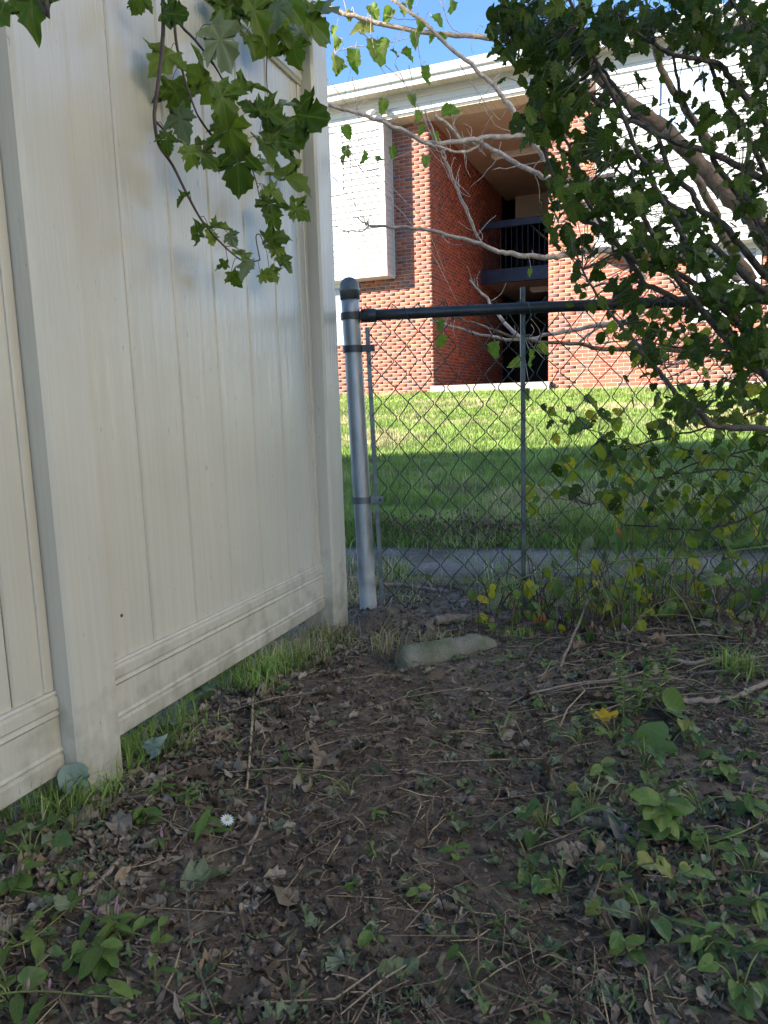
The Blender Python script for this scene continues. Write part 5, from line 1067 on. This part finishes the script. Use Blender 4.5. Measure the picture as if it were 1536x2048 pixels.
# ================================================================== WEEDS
HM = [leaf_mesh('leaf', 'heart', ('violetleaf', 'weed', 'violetleaf', 'wilted')[i], fold=f_, droop=d_, wave=.09, curl=c_, seed=150+i, hole=i % 3) for i, (f_, d_, c_) in enumerate(((.2, .2, .2), (.4, .3, .0), (.1, .4, .35), (.3, .1, .3)))]
LMM = [leaf_mesh('leaf', 'lance', 'weed', fold=f_, droop=d_, wave=.03, seed=160+i) for i, (f_, d_) in enumerate(((.3, .3), (.2, .6), (.4, .2)))]
EM = [leaf_mesh('leaf', 'ellip', 'weed', fold=f_, droop=d_, wave=.05, seed=170+i) for i, (f_, d_) in enumerate(((.3, .3), (.2, .5), (.4, .2)))]
rv = np.random.default_rng(44)
def violet(p, n, size, lab=None, grp='violet clumps on the yard soil', spread=1.0):
    if lab is None: lab = ('dense ' if n > 6 else 'sparse ' if n < 5 else '')+('large leaved ' if size > .03 else 'small leaved ')+'violet clump of '+str(n)+' leaves '+place(p[0], p[1])
    t = thing('violet_plant', p, lab, 'plant', grp)
    for i in range(n):
        a = rv.random()*6.283; h = rv.uniform(.012, .05); rr = rv.uniform(.01, .055)*spread; e = p+np.array([math.cos(a)*rr, math.sin(a)*rr, 0]); e[2] = float(gz(e[0], e[1]))+h
        s_ = size*rv.uniform(.45, 1.3); d = np.array([math.cos(a), math.sin(a), rv.uniform(-.5, .2)]); nr = np.array([rv.normal(0, .3), -.35+rv.normal(0, .25), 1])
        o = inst('leaf', HM[i % 4], Matrix(frame_m(e, d, nr, s_)), t); mb = MB(); mb.tube(spline(np.array([p-np.array([0, 0, .004]), (p+e)/2+np.array([0, 0, .008]), e]), 3), .0011, 4); mb.build('petiole', 'greenstem', o)
    return t
for (px, py, sz, n) in ((1290, 1540, .046, 7), (1365, 1480, .040, 5), (1240, 1760, .036, 6), (1330, 1790, .034, 6), (1290, 1860, .040, 3), (1440, 1890, .034, 5), (1480, 1990, .038, 5), (60, 1725, .038, 8), (40, 1890, .040, 8), (25, 2010, .040, 6), (365, 1500, .030, 5), (1490, 1430, .040, 6), (945, 1965, .024, 2), (1180, 1630, .036, 7), (1090, 1660, .036, 7), (1230, 1480, .030, 8), (1160, 1490, .030, 7), (1400, 1620, .034, 6), (1060, 1750, .034, 6), (1120, 1790, .032, 5), (1500, 1760, .034, 6), (1420, 1740, .03, 5), (150, 1660, .03, 5), (1000, 1480, .024, 3), (700, 1590, .02, 3)):
    violet(G(px, py), n+2, sz*.62)
vb = violet(G(1335, 1500), 2, .05, 'violet with one very large round leaf facing up', None)
inst('leaf', leaf_mesh('leaf', 'heart', 'weed', fold=.15, droop=.1, wave=.03, seed=199), Matrix(frame_m(atY(1335, 1478, G(1335, 1500)[1]-.01), np.array([-.8, .1, -.35]), np.array([-.1, -1, .8]), .088)), vb)
vb = violet(G(1360, 1432), 1, .04, 'violet with a folded long leaf curving over the twigs', None)
inst('leaf', leaf_mesh('leaf', 'heart', 'weed', fold=.8, droop=.5, wave=.05, seed=198), Matrix(frame_m(atY(1330, 1415, G(1335, 1450)[1]+.02), np.array([.9, .1, -.3]), np.array([.2, -.6, 1]), .085)), vb)
def upright(p, h, nl, size, shapes, lab, grp, lean=.25, flowers=0):
    if lab == L2: lab = ('taller ' if h > .035 else 'tiny ' if h < .02 else 'small ')+('narrow leaved weed ' if shapes is LMM else 'oval leaved weed ')+('with pink buds ' if flowers else '')+place(p[0], p[1])
    t = thing('broadleaf_weed', p, lab, 'plant', grp); e = p+np.array([rv.normal(0, lean)*h, rv.normal(0, lean)*h, h])
    o, Q = stem(np.array([p-np.array([0, 0, .006]), (p+e)/2+rv.normal(0, h*.08, 3), e]), .0018, .001, 'greenstem', t, 'stem', 5)
    for i in range(nl):
        q = Q[int((.25+.75*(i+1)/nl)*(len(Q)-1))]; a = i*2.4+rv.normal(0, .3); d = np.array([math.cos(a), math.sin(a), rv.uniform(-.25, .45)])
        inst('leaf', shapes[i % len(shapes)], Matrix(frame_m(q, d, np.array([0, -.25, 1])+rv.normal(0, .2, 3), size*rv.uniform(.65, 1.1))), t)
    for i in range(flowers):
        q = Q[-1]+rv.normal(0, .004, 3); mb = MB(); mb.tube(np.array([q, q+np.array([0, 0, .006]), q+np.array([.002, 0, .016])]), [.0006, .0016, .0006], 5); mb.build('flower_spike', 'pink', t, True)
    return t
G2 = 'broadleaf weeds on the yard soil'; L2 = 'small'
upright(G(1320, 1690), .07, 20, .048, EM, 'bushy bright green weed with drooping oval leaves', None)
upright(G(405, 1405), .06, 9, .05, EM, 'bright green weed growing against the vinyl fence foot', None)
upright(G(250, 1890), .04, 10, .042, LMM, 'glossy lance leaved weed with pink buds', None, flowers=4)
upright(G(430, 1668), .04, 8, .045, LMM, 'low weed beside a small white daisy', None)
for (px, py, h, n, s_) in ((330, 1600, .05, 8, .05), (375, 1630, .05, 9, .045), (290, 1650, .04, 7, .045), (905, 1725, .03, 6, .03), (1410, 1905, .04, 9, .05), (680, 1285, .06, 5, .04), (660, 1300, .04, 4, .03), (850, 1800, .03, 5, .03), (1210, 1560, .04, 8, .04), (1450, 1560, .05, 8, .05), (1370, 1690, .04, 8, .045), (700, 1790, .02, 4, .025), (1510, 1640, .05, 8, .05), (1500, 1830, .045, 9, .05), (480, 1500, .03, 5, .03), (560, 1390, .04, 6, .03), (200, 1950, .04, 8, .05), (330, 1700, .03, 5, .03), (20, 1800, .05, 8, .05), (830, 1330-0, .02, 4, .03), (1020, 1330, .03, 5, .035), (1070, 1420, .03, 4, .03), (900, 1650, .02, 4, .025), (1270, 1930, .04, 7, .045), (1530, 1950, .05, 9, .05), (120, 1780, .03, 6, .04)):
    upright(G(px, py), h*.8, n+1, s_*.72, LMM if (px % 3 == 0) else EM, L2, G2, flowers=2 if px in (20, 1500, 330, 1510) else 0)
P = visible_pts(70, .66, 2.5, w_green)
for x, y in P: upright(np.array([x, y, float(gz(x, y))]), rl_.uniform(.012, .035), int(rl_.integers(3, 6)), rl_.uniform(.018, .032), EM if rl_.random() < .5 else LMM, L2, G2, .4)
# creeping smartweed stems, lower left
for i, L in enumerate(([(-40, 1790), (60, 1810), (150, 1830), (230, 1880), (290, 1890)], [(-30, 1930), (60, 1910), (120, 1850), (170, 1815)], [(-30, 2010), (80, 2015), (180, 2010), (270, 2030)], [(1420, 1700), (1480, 1690), (1540, 1650)], [(1130, 1660), (1200, 1640), (1260, 1690), (1330, 1700)])):
    Pp = np.array([G(x, y)+np.array([0, 0, .012+.008*(j % 2)]) for j, (x, y) in enumerate(L)]); t = thing('smartweed', G(*L[1]), 'creeping smartweed stem with narrow leaves and pink buds', 'plant', 'creeping smartweed stems'); o, Q = stem(Pp, .0014, .0009, 'greenstem', t, 'stem', 5)
    for j in range(3, len(Q), 3):
        a = rv.random()*6.283; inst('leaf', LMM[j % 3], Matrix(frame_m(Q[j], np.array([math.cos(a), math.sin(a), rv.uniform(-.1, .4)]), np.array([0, -.2, 1])+rv.normal(0, .2, 3), rv.uniform(.03, .055))), t)
    for j in range(2):
        q = Q[int(rv.integers(2, len(Q)-1))]; mb = MB(); mb.tube(np.array([q, q+np.array([.001, 0, .006]), q+np.array([.002, 0, .011]), q+np.array([.003, 0, .016])]), [.0005, .0016, .0018, .0006], 6); mb.build('flower_spike', 'pink', t, True)
# daisy
p = G(457, 1672); t = thing('daisy', p, 'single small white daisy flower among dead leaves', 'flower'); c = atY(455, 1638, p[1]); stem(np.array([p, (p+c)/2+np.array([.004, 0, 0]), c]), .0008, .0006, 'greenstem', t, 'stem', 4)
pm = leaf_mesh('petal', 'lance', 'petal', fold=.1, droop=.1, wave=0, seed=3)
for i in range(14): a = i*6.283/14; d = np.array([math.cos(a), -.3, math.sin(a)*.95]); inst('petal', pm, Matrix(frame_m(c, d, np.array([.1, -1, .35]), .0115)), t)
mb = MB(); mb.tube(np.array([c, c+np.array([0, -.002, .0006]), c+np.array([0, -.003, .001])]), [.003, .0026, .001], 8); mb.build('flower_centre', 'pollen', t, True)
# airy tall weed on the right
for (px, py, top, dx) in ((1285, 1432, 1290, 60), (1262, 1440, 1340, 25), (1245, 1450, 1310, -15)):
    b_ = G(px, py); e = atY(px+dx, top, b_[1]); t = thing('feathery_weed', b_, 'tall airy weed with tiny narrow leaves by the twig heap', 'plant', 'airy weeds by the twig heap'); o, Q = stem(np.array([b_, (b_+e)/2+np.array([.01, 0, 0]), e]), .0016, .0007, 'greenstem', t, 'stem', 5, 12)
    for j in range(4, len(Q)):
        for _ in range(2): a = rv.random()*6.283; inst('leaf', LMM[j % 3], Matrix(frame_m(Q[j], np.array([math.cos(a), math.sin(a), .5]), np.array([0, -.3, 1]), rv.uniform(.014, .028))), t)

# ================================================================== GRASS
def blades(name, P, h, wdt, cols, label, lean=.5, seed=1):
    r = np.random.default_rng(seed); n = len(P); a = r.random(n)*6.283; face = r.random(n)*6.283
    d = np.stack([np.cos(a), np.sin(a), np.zeros(n)], 1)*np.abs(r.normal(0, lean, n))[:, None]; wv = np.stack([np.cos(face), np.sin(face), np.zeros(n)], 1)*(wdt*r.uniform(.6, 1.3, n))[:, None]/2
    base = np.column_stack([P, gz(P[:, 0], P[:, 1])-.003]); up = np.array([0, 0, 1.0]); H = h[:, None]
    mid = base+up*H*.55+d*H*.3; tip = base+up*H*np.clip(1-.25*np.linalg.norm(d, axis=1)[:, None], .4, 1)+d*H*1.0
    V = np.stack([base-wv, base+wv, mid-wv*.8, mid+wv*.8, tip], 1).reshape(-1, 3); b = np.arange(n)[:, None]*5
    T = np.concatenate([b+np.array([[0, 1, 3]]), b+np.array([[0, 3, 2]]), b+np.array([[2, 3, 4]])])
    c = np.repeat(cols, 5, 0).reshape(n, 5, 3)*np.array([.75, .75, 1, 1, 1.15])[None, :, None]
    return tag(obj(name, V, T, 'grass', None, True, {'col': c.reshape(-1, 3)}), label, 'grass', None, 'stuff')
rg = np.random.default_rng(77)
def gcol(x, y, n, dry=.0):
    g1, g2, st = np.array([.16, .25, .050]), np.array([.31, .46, .11]), np.array([.60, .52, .29]); t = rg.random(n)[:, None]; f_ = np.clip(fbm(x*.9, y*.9, 12, 4)*3.4+.20+dry, .05, 1)*.8
    isdry = (rg.random(n) < f_)[:, None]; cl_ = (.72+.9*vnoise(x*3.7, y*3.7, 63)*vnoise(x*9, y*9, 64)+.18*vnoise(x*.8, y*.8, 65))[:, None]; return np.where(isdry, st*rg.uniform(.7, 1.15, (n, 1)), g1*(1-t)+g2*t)*cl_
def lawn(n, q0, q1, hmin, hmax, wdt, seed, name, label, dry=0.):
    q = q0+(q1-q0)*rg.random(n*2)**(1.0); x = -.62*q+1.35*q*rg.random(n*2)+.0; y = q-.2*x; k = (x > -.20*y-.6) & (x < .62*y+.5)
    wv = (y-14.6)*math.cos(BAN)+(x-1.05)*math.sin(BAN); k &= wv < -.01
    x, y = x[k][:n], y[k][:n]; m_ = len(x); h = rg.uniform(hmin, hmax, m_)*(.45+.7*vnoise(x*2.3, y*2.3, 9)+.7*vnoise(x*7, y*7, 19)**2); blades(name, np.stack([x, y], 1), h, np.full(m_, wdt), gcol(x, y, m_, dry), label, .55, seed)
lawn(52000, 3.98, 6.2, .035, .075, .0042, 1, 'lawn_grass', 'thick shaded lawn grass on the bank beyond the path')
lawn(60000, 6.1, 9.6, .035, .06, .0065, 2, 'lawn_grass', 'sunlit mown lawn grass in the middle of the slope')
lawn(60000, 9.5, 15.2, .035, .06, .0105, 3, 'lawn_grass', 'sunlit mown lawn grass below the brick wall')
n = 14000; q = rg.normal(3.91, .075, n); x = rg.uniform(-1.0, 3.0, n); blades('bank_grass', np.stack([x, q-.2*x], 1), rg.uniform(.04, .13, n), np.full(n, .0042), gcol(x, q, n, .0), 'ragged grass tufts overhanging the edge of the path', .8, 4)
n = 12000; q = 2.62+1.0*rg.random(n)**1.3; x = rg.uniform(-.5, 2.2, n); k = rg.random(n) < np.clip(.1+2.5*fbm(x*4, q*4, 55, 3)+.35, 0, 1); blades('verge_grass', np.stack([x, q-.2*x], 1)[k], rg.uniform(.02, .09, n)[k], np.full(k.sum(), .004), gcol(x[k], q[k], k.sum(), .1), 'sparse grass between chain link fence and path', .9, 5)
# along and beyond the vinyl fence foot
n = 17000; a = rg.uniform(-2.4, -.02, n); nn = np.where(rg.random(n) < .55, rg.normal(.03, .035, n), rg.uniform(-.9, 0, n)); pp = ff(np.column_stack([a, nn, 0*a])); dens = np.clip(.35+2.5*fbm(a*6, nn*4, 31, 3)+.25*(a > -.6)+.4*(nn < -.03), 0, 1); k = rg.random(n) < dens
blades('fence_foot_grass', pp[k, :2], rg.uniform(.02, .085, n)[k], np.full(k.sum(), .003), gcol(pp[k, 0], pp[k, 1], k.sum(), -.15), 'green grass growing under the vinyl fence', .8, 6)
# grass clump and tufts by the terminal post
for (px, py, n, h, lb) in ((775, 1300, 60, .11, 'long bent grass tuft between terminal post and concrete kerb'), (640, 1285, 90, .07, 'grass tuft in the corner by the end post'), (700, 1290, 40, .06, 'short grass tuft at the terminal post foot'), (800, 1150, 90, .13, 'pale bladed grass tuft behind the wire mesh'), (1000, 1190, 160, .11, 'grey green grass tuft behind the line post'), (1480, 1345, 120, .09, 'grass tuft under the pokeweed leaves'), (860, 1280, 80, .05, 'short grass behind the concrete kerb'), (1040, 1275, 90, .05, 'low grass right of the concrete kerb'), (500, 1340, 60, .12, 'thin seeding grass against the fence rail')):
    p = G(px, py); Pt = p[:2]+rg.normal(0, .03, (n, 2)); blades('grass_tuft', Pt, rg.uniform(h*.4, h, n), np.full(n, .0034), gcol(Pt[:, 0], Pt[:, 1], n, .05), lb, .9, px)
# pink smartweed on the bank edge
n = 900; q = rg.normal(3.93, .05, n); x = rg.uniform(-.1, .9, n); r = rg.uniform(.003, .007, n); y = q-.2*x; z = gz(x, y)+rg.uniform(.01, .09, n)
oct_ = np.array([(1, 0, 0), (-1, 0, 0), (0, 1, 0), (0, -1, 0), (0, 0, 1.8), (0, 0, -1.8)], float); of = np.array([(0, 2, 4), (2, 1, 4), (1, 3, 4), (3, 0, 4), (2, 0, 5), (1, 2, 5), (3, 1, 5), (0, 3, 5)])
V = oct_[None]*r[:, None, None]+np.stack([x, y, z], 1)[:, None]; tag(obj('pink_smartweed', V.reshape(-1, 3), (of[None]+np.arange(n)[:, None, None]*6).reshape(-1, 3), 'litter', None, True, {'col': np.repeat(np.where(rg.random((n, 1)) < .5, [[.34, .17, .2]], [[.13, .09, .07]]), 6, 0)}), 'dusty pink smartweed heads along the bank edge', 'weeds', None, 'stuff')
print('objects', len(bpy.data.objects), 'tris', sum(len(m.polygons) for m in bpy.data.meshes))
